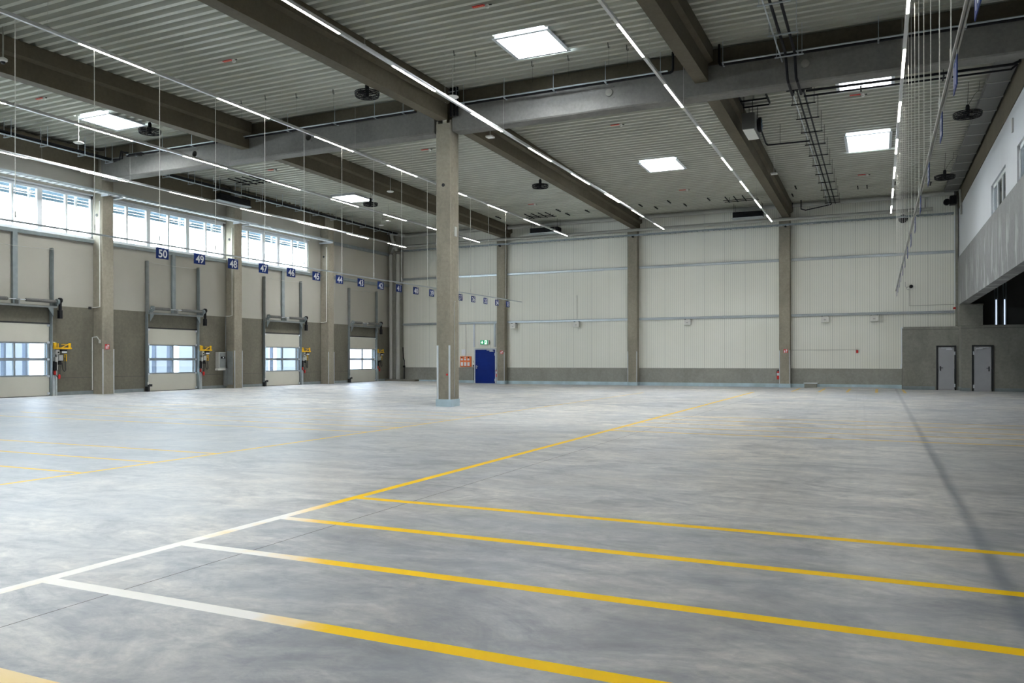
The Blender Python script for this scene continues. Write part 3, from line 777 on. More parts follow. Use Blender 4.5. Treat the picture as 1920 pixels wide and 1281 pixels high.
# gate controls with yellow swing bracket
def make_ctrl(y1, label):
    x = XL+.05; y = y1+.155
    t = thing('dock_hoist', label, 'gate control station', (XL, y, FL), 'gate control stations beside the gates')
    p = MB(); p.box((XL+.0, y-.04, FL), (XL+.05, y+.06, 2.2)); p.box((XL+.0, y+.09, FL), (XL+.04, y+.15, 1.1)); build('mounting_post', p, 'galv', t)
    b = MB(); b.box((x, y-.05, 1.93), (x+.06, y+.72, 1.99)); b.box((x, y-.05, 1.99), (x+.08, y+.06, 2.18)); b.box((x, y+.14, 1.99), (x+.03, y+.18, 2.16))
    b.box((x, y+.60, 1.99), (x+.03, y+.70, 2.17)); b.bar((x+.03, y+.30, 1.98), (x+.03, y+.62, 2.14), .03); b.box((x, y+.30, 2.10), (x+.02, y+.64, 2.125))
    build('swing_bracket', b, 'yellow', t, bevel=.004)
    c = MB(); c.box((x, y, 1.72), (x+.16, y+.13, 1.90)); c.box((x, y-.03, 1.44), (x+.14, y+.08, 1.62)); c.box((x, y+.14, 1.48), (x+.12, y+.30, 1.70)); c.box((x, y+.09, 1.12), (x+.06, y+.14, 1.88))
    build('control_box', c, 'boxgrey', t, bevel=.008)
    c = MB(); c.box((x, y+.20, 1.84), (x+.16, y+.44, 1.91)); build('black_housing', c, 'black', t, bevel=.006)
    c = MB(); c.lathe((x+.17, y+.07, 1.80), [(0, -.02), (.03, -.02), (.03, .01), (0, .01)], 12, 0); build('dial', c, 'black', t)
    c = MB(); c.box((x, y-.06, 1.10), (x+.10, y+.06, 1.46)); build('chain_bag', c, 'black', t, bevel=.006)
    c = MB(); c.box((x, y+.12, 1.32), (x+.08, y+.26, 1.48)); build('black_housing', c, 'black', t, bevel=.006)
    c = MB(); c.box((x+.16, y+.22, 1.78), (x+.18, y+.42, 1.84)); build('nameplate', c, 'signwhite', t)
    w = MB(); w.tube([(x+.05, y+.30, 1.4), (x+.05, y+.33, 1.15), (x+.05, y+.40, 1.05), (x+.05, y+.46, 1.12), (x+.05, y+.44, 1.4), (x+.05, y+.42, 1.6)], .014, 6)
    w.tube([(x+.05, y+.04, 1.1), (x+.05, y+.05, .92), (x+.05, y+.14, .82), (x+.05, y+.22, .84)], .014, 6)
    w.tube([(x+.05, y+.17, 1.3), (x+.05, y+.16, 1.2), (x+.05, y+.18, .95)], .010, 6); w.tube([(x+.05, y+.22, 1.3), (x+.05, y+.23, 1.2), (x+.05, y+.22, .95)], .010, 6)
    build('cable_loop', w, 'rubber', t)
    for (yy_, z) in ((y-.0, 1.02), (y+.19, .86)):
        r = MB(); r.lathe((x+.05, yy_, z), [(0, -.09), (.03, -.09), (.045, -.05), (.045, .06), (.02, .09), (0, .09)], 14, 2); build('red_plug', r, 'red', t, smooth=True)
    k = MB(); k.box((x, y+.42, 1.46), (x+.02, y+.45, 1.74)); k.box((x, y+.42, 1.71), (x+.02, y+.54, 1.74)); k.box((x, y+.50, 1.46), (x+.02, y+.53, 1.74)); build('yellow_hook', k, 'yellow', t)
    return t
cl = ['control station with yellow bracket right of the leftmost dock gate', 'control station with yellow bracket right of the gate below sign 50',
      'control station with yellow bracket right of the gate below signs 47 and 46', 'control station with yellow bracket right of the farthest dock gate']
c0 = make_ctrl(GY[0]+GW, cl[0])
for i in (1, 2, 3): copy_tree(c0, (0, GY[i]-GY[0], 0), cl[i])
# electrical cabinet beside second column
t = thing('electrical_cabinet', 'grey steel cabinet on the dock wall left of the second wall column', 'cabinet', (XL, 29.0, 1.0))
mb = MB(); mb.box((XL, 28.70, 1.10), (XL+.22, 29.15, 1.88)); build('housing', mb, 'boxgrey', t, bevel=.01)
mb = MB(); mb.box((XL+.22, 28.76, 1.14), (XL+.235, 29.13, 1.84)); build('cabinet_door', mb, 'railface', t)
mb = MB(); mb.box((XL+.235, 28.82, 1.56), (XL+.245, 29.08, 1.66)); build('display', mb, 'black', t)
mb = MB(); mb.box((XL+.245, 28.93, 1.58), (XL+.25, 29.0, 1.64)); build('label_plate', mb, 'signwhite', t)
mb = MB(); mb.box((XL, 28.68, 1.0), (XL+.2, 29.15, 1.09)); build('cable_box', mb, 'plastic', t)
mb = MB(); mb.box((XL+.02, 29.18, .22), (XL+.16, 29.32, 1.1)); mb.tube([(XL+.12, 29.24, 1.85), (XL+.12, 29.24, 3.6)], .02, 8); build('cable_duct', mb, 'railface', t)
# collision guard panel on 2nd column
mb = MB(); mb.box((-28.80, 29.325, .30), (-28.42, 29.35, 1.92)); tag(build('guard_plate', mb, 'railface'), 'grey steel guard plate on the column beside the cabinet', 'guard plate')
# small devices on columns
mb = MB(); mb.box((-28.50, 22.10, 2.18), (-28.42, 22.14, 2.32)); tag(build('push_button', mb, 'plastic'), 'small white push-button box on the first dock-side column', 'button box')
mb = MB(); mb.tube([(-28.86, 22.10, .3), (-28.86, 22.10, 2.42), (-28.6, 22.10, 2.44), (-28.47, 22.10, 2.32)], .022, 8); tag(build('conduit', mb, 'plastic'), 'thin grey conduit bent over beside the first dock-side column', 'conduit')
mb = MB(); mb.box((XL+.0, 21.95, 3.55), (XL+.06, 22.05, 3.65)); tag(build('wall_socket', mb, 'rubber'), 'small black socket on the dock wall beside the first column', 'socket')

# ------------------------------------------------------------------ back wall doors and boards
def swing_door(name, x0, x1, y, z1, leafm, framem, hinge_right, closer_side):
    f = MB(); w = .07
    f.box((x0-w, y-.05, 0), (x0, y+.05, z1+w)); f.box((x1, y-.05, 0), (x1+w, y+.05, z1+w)); f.box((x0, y-.05, z1), (x1, y+.05, z1+w))
    o = struct(name, f, framem)
    l = MB(); l.box((x0+.015, y-.035, .015), (x1-.015, y+.02, z1-.012)); lf = build('leaf', l, leafm, o)
    hx = x0+.10 if hinge_right else x1-.10
    h = MB(); h.box((hx-.025, y-.05, .92), (hx+.025, y-.035, 1.14)); h.tube([(hx, y-.05, 1.06), (hx, y-.09, 1.06), (hx+(.11 if hinge_right else -.11), y-.09, 1.06)], .012, 8)
    build('door_handle', h, 'zinc' if leafm == 'blue' else 'rubber', lf)
    a = x1-.36 if closer_side else x0+.10
    c = MB(); c.box((a, y-.09, z1-.13), (a+.26, y-.035, z1-.07)); build('door_closer', c, 'zinc', lf)
    c = MB(); c.box((a-.20 if closer_side else a+.1, y-.085, z1-.06), (a+.20 if closer_side else a+.5, y-.055, z1-.02)); build('closer_rail', c, 'zinc', lf)
    for z in (.22, z1-.3):
        xx = x1 if hinge_right else x0
        b = MB(); b.box((xx-.03, y-.06, z-.08), (xx+.03, y-.045, z+.08)); build('hinge', b, 'zinc', lf)
    return o, lf
o, lf = swing_door('door_1', DX0+.03, DX1-.03, YB-.02, 2.12, 'blue', 'zinc', True, True)
mb = MB(); mb.box((DX0+.21, YB-.062, .02), (DX0+.225, YB-.056, 2.1)); build('leaf_seam', mb, 'signblue', lf)
mb = MB(); mb.box((DX0-.07, YB-.3, 0), (DX1+.07, YB+.02, .012)); build('threshold', mb, 'zinc', o)
mb = MB(); mb.box((DX0, YB+.2, 0), (DX1, YB+.3, 2.2)); struct('wall_vestibule', mb, 'darkgrey')
# exit sign
t = thing('exit_sign', 'green illuminated emergency exit sign with white arrow and running figure above the blue door', 'exit sign', (-22.3, 44.4, 2.6))
a, b, z0, z1, yy_ = -22.63, -22.12, 2.44, 2.70, 44.36
mb = MB(); mb.box((a-.01, yy_, z0-.01), (b+.01, yy_+.06, z1+.01)); mb.box((b+.01, yy_+.01, z0+.0), (b+.08, yy_+.12, z1)); build('housing', mb, 'boxgrey', t)
mb = MB(); mb.box((a, yy_-.006, z0), (b, yy_, z1)); build('sign_face', mb, 'green', t)
mb = MB(); xc = a+.13; y_ = yy_-.012
mb.prism([(xc-.025, z1-.03), (xc+.025, z1-.03), (xc+.025, z0+.13), (xc+.085, z0+.13), (xc, z0+.03), (xc-.085, z0+.13), (xc-.025, z0+.13)], 1, y_, y_+.004); build('arrow', mb, 'exitwhite', t)
mb = MB(); mb.box((a+.30, y_, z0+.01), (b-.06, y_+.004, z1-.01)); dr = build('doorway_pictogram', mb, 'exitwhite', t)
mb = MB(); xm = a+.37; y2 = y_-.004
mb.lathe((xm+.015, y2, z1-.045), [(0, 0), (.017, 0), (.017, .003), (0, .003)], 12, 1)
mb.bar((xm, y2, z1-.07), (xm-.01, y2, z0+.13), .04, .003, (0, 1, 0)); mb.bar((xm-.01, y2, z0+.13), (xm+.04, y2, z0+.08), .02, .003, (0, 1, 0)); mb.bar((xm+.04, y2, z0+.08), (xm+.035, y2, z0+.03), .018, .003, (0, 1, 0))
mb.bar((xm-.01, y2, z0+.13), (xm-.045, y2, z0+.07), .02, .003, (0, 1, 0)); mb.bar((xm, y2, z1-.08), (xm-.05, y2, z1-.12), .015, .003, (0, 1, 0)); mb.bar((xm, y2, z1-.08), (xm+.05, y2, z1-.11), .015, .003, (0, 1, 0))
build('running_figure', mb, 'green', t)
# orange key / card board
t = thing('card_board', 'orange-red wall board with six white card pockets left of the blue door', 'wall board', (-23.7, 44.4, 1.35))
mb = MB(); mb.box((-24.09, 44.38, 1.04), (-23.32, YB-.002, 1.70)); build('back_board', mb, 'orange', t, bevel=.01)
for k in range(3):
    x = -24.02+k*.235
    mb = MB(); mb.box((x, 44.355, 1.10), (x+.15, 44.38, 1.34)); build('card', mb, 'signwhite', t)
    mb = MB(); mb.box((x, 44.355, 1.44), (x+.14, 44.38, 1.56)); build('card', mb, 'signwhite', t)
    mb = MB(); mb.box((x+.03, 44.36, 1.60), (x+.10, 44.38, 1.66)); build('clip', mb, 'signwhite' if k == 1 else 'rubber', t)
mb = MB(); mb.box((-24.03, 44.48, 1.77), (-23.76, YB-.001, 2.14)); tag(build('notice_sheet', mb, 'signwhite'), 'white notice sheet on the wall above the orange board', 'notice')
mb = MB(); mb.tube([(-23.72, 44.47, 1.72), (-23.72, 44.47, 3.73)], .012, 6); tag(build('conduit', mb, 'wire'), 'thin vertical conduit above the orange board', 'conduit')
mb = MB(); mb.tube([(-23.16, 44.46, .2), (-23.16, 44.46, 1.12)], .014, 6); mb.box((-23.20, 44.43, 1.06), (-23.12, 44.49, 1.16)); mb.torus((-23.14, 44.46, 1.36), .05, .01, 14, 5, 1); tag(build('cable_outlet', mb, 'rubber'), 'black cable outlet low on the wall just left of the blue door', 'cable outlet')
# grey hanging boxes
HB = [(-20.52, 'light grey wall device just right of the column by the blue door'), (-16.42, 'light grey wall device under the lower rail, middle of the second bay'),
      (-9.86, 'light grey wall device under the lower rail, right of the central wall column'), (-2.72, 'light grey wall device in the right bay, left one of the pair'), (-.40, 'light grey wall device in the right bay, right one of the pair')]
for x, lb in HB:
    t = thing('emergency_light', lb, 'wall light', (x+.19, 44.3, 3.5), 'emergency lights under the back wall rail')
    mb = MB(); mb.box((x, 44.20, 3.40), (x+.38, 44.36, 3.70)); build('housing', mb, 'plastic', t, bevel=.01)
    mb = MB(); mb.box((x+.13, 44.19, 3.50), (x+.24, 44.2, 3.56)); build('dark_label', mb, 'boxgrey', t)
    mb = MB(); mb.box((x+.03, 44.26, 3.70), (x+.06, YB-.002, 3.735)); mb.box((x+.32, 44.26, 3.70), (x+.35, YB-.002, 3.735)); build('mount', mb, 'rubber', t)
# fire extinguishers and signs
for x, lb in ((-4.86, 'red fire extinguisher hung left of the right-hand wall column'), (-21.46, 'red fire extinguisher between the blue door and the wall column')):
    t = thing('fire_extinguisher', lb, 'fire extinguisher', (x, 44.2, .42), 'fire extinguishers')
    y = 44.33
    mb = MB(); mb.lathe((x, y, .42), [(0, 0), (.07, 0), (.075, .02), (.075, .36), (.05, .42), (.02, .44), (0, .44)], 16); build('cylinder', mb, 'red', t, smooth=True)
    mb = MB(); mb.lathe((x, y, .62), [(.0765, 0), (.0765, .14)], 16); build('label_band', mb, 'signwhite', t, smooth=True)
    mb = MB(); mb.box((x-.03, y-.03, .86), (x+.03, y+.03, .93)); mb.tube([(x-.03, y, .9), (x-.09, y, .85), (x-.09, y, .6)], .012, 6); mb.box((x-.02, y+.03, .8), (x+.02, YB-.002, .86)); build('valve_head', mb, 'black', t)
for p, ax, lb in (((-4.56, 44.075, 1.82), 1, 'small red fire sign on the right-hand back wall column'), ((-21.12, 44.075, 1.84), 1, 'small red fire sign on the wall column right of the blue door'), ((-28.335, 22.26, 1.94), 0, 'small red fire sign on the first dock-side column')):
    t = thing('fire_sign', lb, 'safety sign', p, 'red fire extinguisher signs')
    x, y, z = p
    def B(u0, v0, u1, v1, d0, d1):
        return ((x+u0, y-d0, z+v0), (x+u1, y-d1, z+v1)) if ax == 1 else ((x+d0, y+u0, z+v0), (x+d1, y+u1, z+v1))
    mb = MB(); mb.box(*B(0, 0, .20, .20, 0, .006)); build('plate', mb, 'red', t)
    mb = MB(); mb.box(*B(.03, .02, .075, .12, .006, .009)); mb.box(*B(.04, .12, .065, .15, .006, .009)); mb.box(*B(.11, .02, .15, .18, .006, .009)); mb.box(*B(.15, .12, .18, .16, .006, .009)); build('pictogram', mb, 'signwhite', t)
# alarm button with conduit
t = thing('alarm_button', 'red alarm button at the end of a thin horizontal conduit in the right bay', 'alarm button', (-1.0, 44.45, 1.9))
mb = MB(); mb.box((-1.06, 44.42, 1.80), (-.96, YB-.002, 1.95)); build('button_box', mb, 'red', t)
mb = MB(); mb.tube([(-4.2, 44.46, 1.97), (-1.02, 44.46, 1.97), (-1.02, 44.46, 1.94)], .014, 6); build('conduit', mb, 'wire', t)
# camera on wall
t = thing('security_camera', 'dark security camera with conduit high on the right bay of the back wall', 'camera', (1.4, 44.3, 5.1))
mb = MB(); mb.lathe((1.46, 44.25, 5.10), [(0, -.12), (.06, -.12), (.09, -.05), (.09, .03), (.05, .1), (0, .1)], 16, 1); build('camera_body', mb, 'black', t, smooth=True)
mb = MB(); mb.torus((1.33, 44.42, 5.03), .07, .013, 18, 6, 1); mb.tube([(1.2, 44.45, 5.35), (1.2, 44.45, 5.12), (1.3, 44.45, 5.05)], .012, 6); build('cable_coil', mb, 'boxgrey', t)
mb = MB(); mb.tube([(1.38, 44.46, 5.0), (1.38, 44.46, 4.16), (3.36, 44.46, 4.16)], .014, 6); build('conduit', mb, 'wire', t)
mb = MB(); mb.torus((1.10, 44.30, 8.50), .18, .035, 26, 8, 1); mb.lathe((1.10, 44.32, 8.50), [(0, 0), (.17, 0), (.17, .1), (0, .1)], 24, 1); tag(build('round_fan_outlet', mb, 'blackmetal', smooth=True), 'round black outlet near the top of the back wall, behind the hanging wires', 'outlet')
# low plinth box and small floor plate on back wall
t = thing('duct_stub', 'small grey metal box on the floor against the back wall', 'box', (-3.2, 44.1, 0))
mb = MB(); mb.box((-3.52, 43.9, .0), (-2.92, 44.28, .22)); build('box_body', mb, 'room', t)
mb = MB(); mb.box((-3.56, 43.88, .22), (-2.88, YB-.03, .26)); build('lid', mb, 'zinc', t)
mb = MB(); mb.box((-16.28, 44.47, 3.87), (-16.25, 44.49, 5.3)); tag(build('thin_rod', mb, 'wire'), 'thin vertical rod above the lower rail in the second bay', 'rod')
# gas detector under gallery corner
mb = MB(); mb.lathe((3.36, 44.2, 3.98), [(0, -.06), (.08, -.06), (.08, .02), (0, .05)], 14); tag(build('alarm_sounder', mb, 'red', smooth=True), 'small red sounder at the corner below the gallery beam', 'sounder')

# ------------------------------------------------------------------ service rooms bottom right
def room_wall(name, x0, x1, y, z, dx0, dx1, dz):
    mb = MB(); holed(mb, 1, y, y+.2, [x0, dx0, dx1, x1], [0, dz, z-.14, z-.125, z], lambda a, q: dx0 < a < dx1 and q < dz, lambda a, q: 1 if z-.14 < q < z-.125 else 0)
    return struct(name, mb, ['room', 'darkgrey'])
room_wall('wall_room', 1.04, 3.47, 43.4, 3.05, 2.53, 3.33, 2.11)
mb = MB(); mb.box((1.04, 43.6, 0), (1.22, YB-.01, 3.05)); struct('wall_room.001', mb, 'room')
mb = MB(); mb.box((1.22, 43.6, 2.9), (14, YB-.01, 3.04)); mb.box((3.67, 42.5, 2.9), (14, 43.6, 3.04)); struct('ceiling.002', mb, 'room')
room_wall('wall_room.002', 3.47, 13.8, 42.3, 3.05, 3.92, 4.73, 2.11)
mb = MB(); mb.box((3.47, 42.5, 0), (3.67, 43.4, 3.05)); struct('wall_room.003', mb, 'room')
mb = MB(); mb.box((1.04, 43.375, 0), (2.46, 43.4, .17)); mb.box((3.4, 43.375, 0), (3.47, 43.4, .17)); mb.box((3.445, 42.275, 0), (3.47, 43.4, .17)); mb.box((3.445, 42.275, 0), (3.85, 42.3, .15)); mb.box((4.8, 42.275, 0), (13.8, 42.3, .15))
struct('baseboard_rooms', mb, 'gaterail')
for nm, a, b, y, hr in (('door_2', 2.58, 3.28, 43.42, True), ('door_3', 3.97, 4.68, 42.32, False)):
    o, lf = swing_door(nm, a, b, y-.04, 2.06, 'doorgrey', 'rubber', hr, hr)
mb = MB(); mb.box((.99, 43.36, 1.25), (1.035, 43.42, 3.02)); mb.box((.97, 43.35, 2.99), (1.08, 43.40, 3.04)); mb.box((.95, 43.34, 1.05), (1.03, 43.42, 1.24))
tag(build('cable_riser', mb, 'frame'), 'white vertical cable riser on the corner of the concrete service room', 'cable riser')
for (x, y) in ((5.0, 37.35), (4.95, 35.0)):
    mb = MB(); mb.box((x, y, 5.28), (x+1., y+.14, 5.36)); mb.bar((x+.2, y+.07, 5.36), (x+.2, y+.07, 5.75), .02); mb.bar((x+.8, y+.07, 5.36), (x+.8, y+.07, 5.75), .02)
    tag(build('batten_lamp', mb, 'plastic'), 'unlit white batten lamp in the dark area below the gallery, '+('nearer the service rooms' if y > 36 else 'nearer the camera'), 'lamp', 'batten lamps below the gallery')

# ------------------------------------------------------------------ light lines
ZL = 8.40
LX = [(-26.45, 'leftmost light line, above the dock-side windows'), (-21.37, 'second light line from the left'), (-15.84, 'light line carrying the hanging signs 33 to 50'),
      (-10.37, 'light line passing just right of the free-standing column'), (-4.88, 'light line ending right of the central wall column'), (.53, 'rightmost light line, beside the bundle of hanging wires')]
for x, w in LX:
    t = thing('light_line', 'suspended line of white LED strips: '+w, 'ceiling light', (x, 20, ZL), 'suspended LED light lines')
    mb = MB(); mb.prism([(x-.035, ZL+.01), (x+.035, ZL+.01), (x+.04, ZL+.055), (x+.025, ZL+.09), (x-.025, ZL+.09), (x-.04, ZL+.055)], 1, -8.2, 41.85); build('trunking', mb, 'lampbody', t)
    k = -2
    while 4*k-.2 < 41:
        y = 4*k-.2; mb = MB(); mb.prism([(x-.024, ZL+.004), (x+.024, ZL+.004), (x+.024, ZL+.011), (x-.024, ZL+.011)], 1, y+.02, y+1.98); build('led_strip', mb, 'led', t); k += 1
    y = .3
    while y < 41.7:
        mb = MB(); mb.tube([(x, y, ZL+.09), (x, y, zd(y)+.13)], .0045, 4); mb.box((x-.02, y-.03, ZL+.085), (x+.02, y+.03, ZL+.11)); build('suspension_wire', mb, 'wire', t); y += 3.6
# hanging number-sign rails
def sign_rail(x, z, y0, y1, ys, zt, lb, r=.008):
    t = thing('sign_rail', lb, 'sign rail', (x, (y0+y1)/2, z), 'rails carrying the number signs')
    mb = MB(); mb.box((x-.022, y0, z-.002), (x-.006, y1, z+.03)); mb.box((x+.006, y0, z-.002), (x+.022, y1, z+.03)); mb.box((x-.022, y0, z+.026), (x+.022, y1, z+.032)); build('rail', mb, 'wire' if x > 0 else 'rail', t)
    for y in ys:
        mb = MB(); mb.tube([(x, y, z+.03), (x, y, zt)], r, 5); mb.tube([(x, y, z+.10), (x, y, z+.22)], r*2., 6); build('hanger_rod', mb, 'chain', t)
    return t
SX, SZ = -15.84, 4.29
sign_rail(SX, SZ, 5.0, 35.5, [5.1, 6.8, 8.6, 10.4, 12.19, 13.96, 15.75, 17.6, 19.3, 21.17, 22.97, 24.74, 26.56, 28.3, 30.14, 31.88, 33.67], ZL, 'long hanging rail with the blue signs 33 to 50')
S2X = .64
sign_rail(S2X, SZ, 2.0, 36.5, [3.6, 5.4, 7.1, 8.8, 10.4, 12.1, 13.9, 15.6, 17.3, 19.1, 20.9, 22.9, 24.4, 26.1, 27.9, 29.6, 31.4, 33.1, 34.9], zd(20)-.02-.1, 'hanging rail on the right, seen end-on, hung on long wires', .006)
def number_sign(x, y, num, label):
    t = thing('number_sign', label, 'number sign', (x, y, SZ), 'blue dock number signs')
    w, z1, z0 = .185, SZ-.06, SZ-.33
    mb = MB(); mb.box((x-.004, y-w, z0), (x+.004, y+w, z1)); build('board', mb, 'signblue', t)
    mb = MB()
    text_mb(mb, num, .265, (x+.005, y+.01, (z0+z1)/2-.018), (0, 1, 0), (0, 0, 1), .002, .025)
    text_mb(mb, num, .265, (x-.005, y-.01, (z0+z1)/2-.018), (0, -1, 0), (0, 0, 1), .002, .025)
    mb.box((x+.004, y+.06, z1-.022), (x+.0055, y+.16, z1-.012))
    build('number', mb, 'signwhite', t)
    mb = MB(); mb.tube([(x, y-.14, z1), (x, y-.14, SZ)], .004, 4); mb.tube([(x, y+.14, z1), (x, y+.14, SZ)], .004, 4); build('hook', mb, 'wire', t)
ny0 = {50: 14.03}
for k in range(18):
    num = 50-k; y = 14.03+k*1.168
    number_sign(SX, y, str(num), 'blue hanging sign with the white number %d' % num)
y2s = [6.5, 8.32, 10.15, 12.65, 15.1, 17.3, 19.5, 21.7, 23.9, 26.1, 28.3, 30.5, 32.7, 34.7]
od = ['nearest', 'second', 'third', 'fourth', 'fifth', 'sixth', 'seventh', 'eighth', 'ninth', 'tenth', 'eleventh', 'twelfth', 'thirteenth', 'farthest']
for k, y in enumerate(y2s):
    number_sign(S2X, y, str(10+k), 'narrow blue sign seen edge-on on the right-hand rail, %s from the camera' % od[k] if k not in (0, 13) else '%s edge-on blue sign on the right-hand hanging rail' % od[k])

# ------------------------------------------------------------------ fans
def make_fan(x, y, z, R, label):
    t = thing('ceiling_fan', label, 'fan', (x, y, z), 'black caged ceiling fans')
    mb = MB()
    for zz, rr in ((-.05, R*.96), (.05, R), (0, R*1.0)): mb.torus((x, y, z+zz), rr, .014, 36, 6)
    for r_, zz in ((R*.25, -.085), (R*.5, -.08), (R*.75, -.07), (R*.4, .085), (R*.7, .075)): mb.torus((x, y, z+zz), r_, .005, 30, 4)
    for k in range(28):
        a = 2*PI*k/28; c, s = math.cos(a), math.sin(a)
        mb.tube([(x+c*R, y+s*R, z), (x+c*R*.85, y+s*R*.85, z-.065), (x+c*R*.15, y+s*R*.15, z-.085)], .004, 4)
        mb.tube([(x+c*R, y+s*R, z+.02), (x+c*R*.8, y+s*R*.8, z+.07), (x+c*R*.2, y+s*R*.2, z+.085)], .004, 4)
    build('cage', mb, 'blackmetal', t)
    for k in range(3):
        a = 2*PI*k/3+.2; c, s = math.cos(a), math.sin(a); px, py = -s, c; w0, w1 = .05, .10
        mb = MB(); p = [(x+c*.05-px*w0, y+s*.05-py*w0, z-.015), (x+c*R*.85-px*w1, y+s*R*.85-py*w1, z-.03), (x+c*R*.9+px*w1, y+s*R*.9+py*w1, z+.03), (x+c*.05+px*w0, y+s*.05+py*w0, z+.015)]
        q = [(a_, b_, c_+.008) for a_, b_, c_ in p]
        mb.add(p+q, [(0, 1, 2, 3), (7, 6, 5, 4), (0, 4, 5, 1), (1, 5, 6, 2), (2, 6, 7, 3), (3, 7, 4, 0)]); build('blade', mb, 'black', t)
    mb = MB(); mb.lathe((x, y, z), [(0, -.09), (.05, -.09), (.055, .05), (.06, .10), (.06, .24), (.04, .30), (0, .30)], 18); build('motor', mb, 'black', t, smooth=True)
    mb = MB(); mb.tube([(x, y, z+.30), (x+.03, y, zd(y))], .006, 5); mb.tube([(x+.02, y, z+.30), (x+.2, y+.02, z+.62), (x+.3, y, z+.70), (x+.33, y, zd(y))], .006, 5); build('suspension_cable', mb, 'black', t)
    return t
f0 = make_fan(-13.13, 18.72, 9.0, .34, 'black caged fan left of the middle roof beam, in front of the girder')
for (x, y, lb) in ((-21.73, 18.75, 'black caged fan at the far left, beside the left skylight'), (-22.01, 31.64, 'small-looking black caged fan beside the far left skylight'), (-13.15, 31.43, 'black caged fan behind the girder, right of the free-standing column')):
    copy_tree(f0, (x+13.13, y-18.72, zd(y)-zd(18.72)), lb)
make_fan(2.47, 27.89, 8.95, .39, 'nearer black caged fan at the right, above the gallery')
make_fan(2.42, 36.45, 8.82, .375, 'farther black caged fan at the right, near the back wall')

# ------------------------------------------------------------------ discs, sensors
for (x, y, r, lb) in ((-11.19, 20.2, .175, 'white disc hanging in front of the girder beside the column head'), (-25.31, 18.86, .17, 'white disc hanging at the far left below the deck'),
                      (-19.8, 29.99, .155, 'white disc hanging in front of the left rear beam'), (-23.77, 35.83, .14, 'right one of two white discs near the corner'), (-24.83, 36.72, .145, 'left one of two white discs near the corner')):
    z = zd(y)-.92
    t = thing('wireless_access_disc', lb, 'ceiling device', (x, y, z), 'round white ceiling devices')
    mb = MB(); mb.lathe((x, y, z), [(0, -.02), (r*.8, -.02), (r, 0), (r*.95, .02), (r*.3, .035), (0, .035)], 28); build('disc', mb, 'plastic', t, smooth=True)
    mb = MB(); mb.tube([(x, y, z+.03), (x, y, zd(y))], .012, 6); build('drop_rod', mb, 'wire', t)
t = thing('dome_camera', 'white dome camera on a drop tube at the upper left edge', 'camera', (-19.98, 12.81, 9.0))
mb = MB(); mb.lathe((-19.98, 12.81, 9.0), [(0, 0), (.05, .0), (.10, .03), (.10, .08), (.05, .11), (0, .11)], 20); build('housing', mb, 'plastic', t, smooth=True)
mb = MB(); mb.lathe((-19.98, 12.81, 8.94), [(0, 0), (.035, .01), (.055, .04), (.055, .07), (0, .07)], 16); build('lens_dome', mb, 'black', t, smooth=True)
mb = MB(); mb.tube([(-19.98, 12.81, 9.1), (-19.98, 12.81, zd(12.81))], .02, 8); build('drop_tube', mb, 'wire', t)
for (x, y, lb) in ((-12.05, 24.38, 'small white flat box under the deck, just behind the girder'), (-3.9, 34.15, 'small white flat box beside the right rear beam')):
    z = 9.1; mb = MB(); mb.box((x-.12, y-.12, z-.02), (x+.12, y+.12, z+.03)); mb.tube([(x, y, z+.03), (x, y, zd(y))], .008, 5); tag(build('ceiling_box', mb, 'plastic'), lb, 'ceiling device')
SE = [(-8.54, 16.95, 'above the middle skylight'), (-8.49, 27.61, 'behind the girder in the middle bay'), (-.54, 27.73, 'below the half-hidden skylight'), (-16.55, 17.05, 'in the second bay in front of the girder'),
      (-24.45, 16.95, 'at the far left'), (-8.56, 38.77, 'near the back wall in the middle bay'), (-.55, 38.98, 'near the back wall in the right bay'), (-24.43, 27.67, 'behind the girder in the leftmost bay'), (-16.45, 27.62, 'left of the column behind the girder'), (-16.66, 38.87, 'near the back wall in the second bay')]
for (x, y, lb) in SE:
    z = zd(y)
    t = thing('smoke_detector', 'smoke detector with red tag, '+lb, 'smoke detector', (x, y, z), 'red-tagged smoke detectors')
    mb = MB(); mb.box((x-.30, y-.045, z-.02), (x+.02, y+.045, z-.002)); tg = build('red_tag', mb, 'red', t)
    mb = MB()
    for q in range(5): mb.box((x-.26+q*.05, y-.02, z-.022), (x-.23+q*.05, y+.02, z-.02))
    build('tag_marking', mb, 'orange', tg)
    mb = MB(); mb.lathe((x+.09, y, z-.09), [(0, 0), (.04, 0), (.05, .03), (.05, .06), (.02, .088), (0, .088)], 14); build('detector_head', mb, 'plastic', t, smooth=True)
    mb = MB(); mb.tube([(x+.12, y, z-.03), (x+.19, y, z-.03)], .012, 6); mb.lathe((x+.19, y, z-.03), [(0, -.03), (.02, 0), (0, .03)], 8, 0); build('cable_plug', mb, 'black', t)

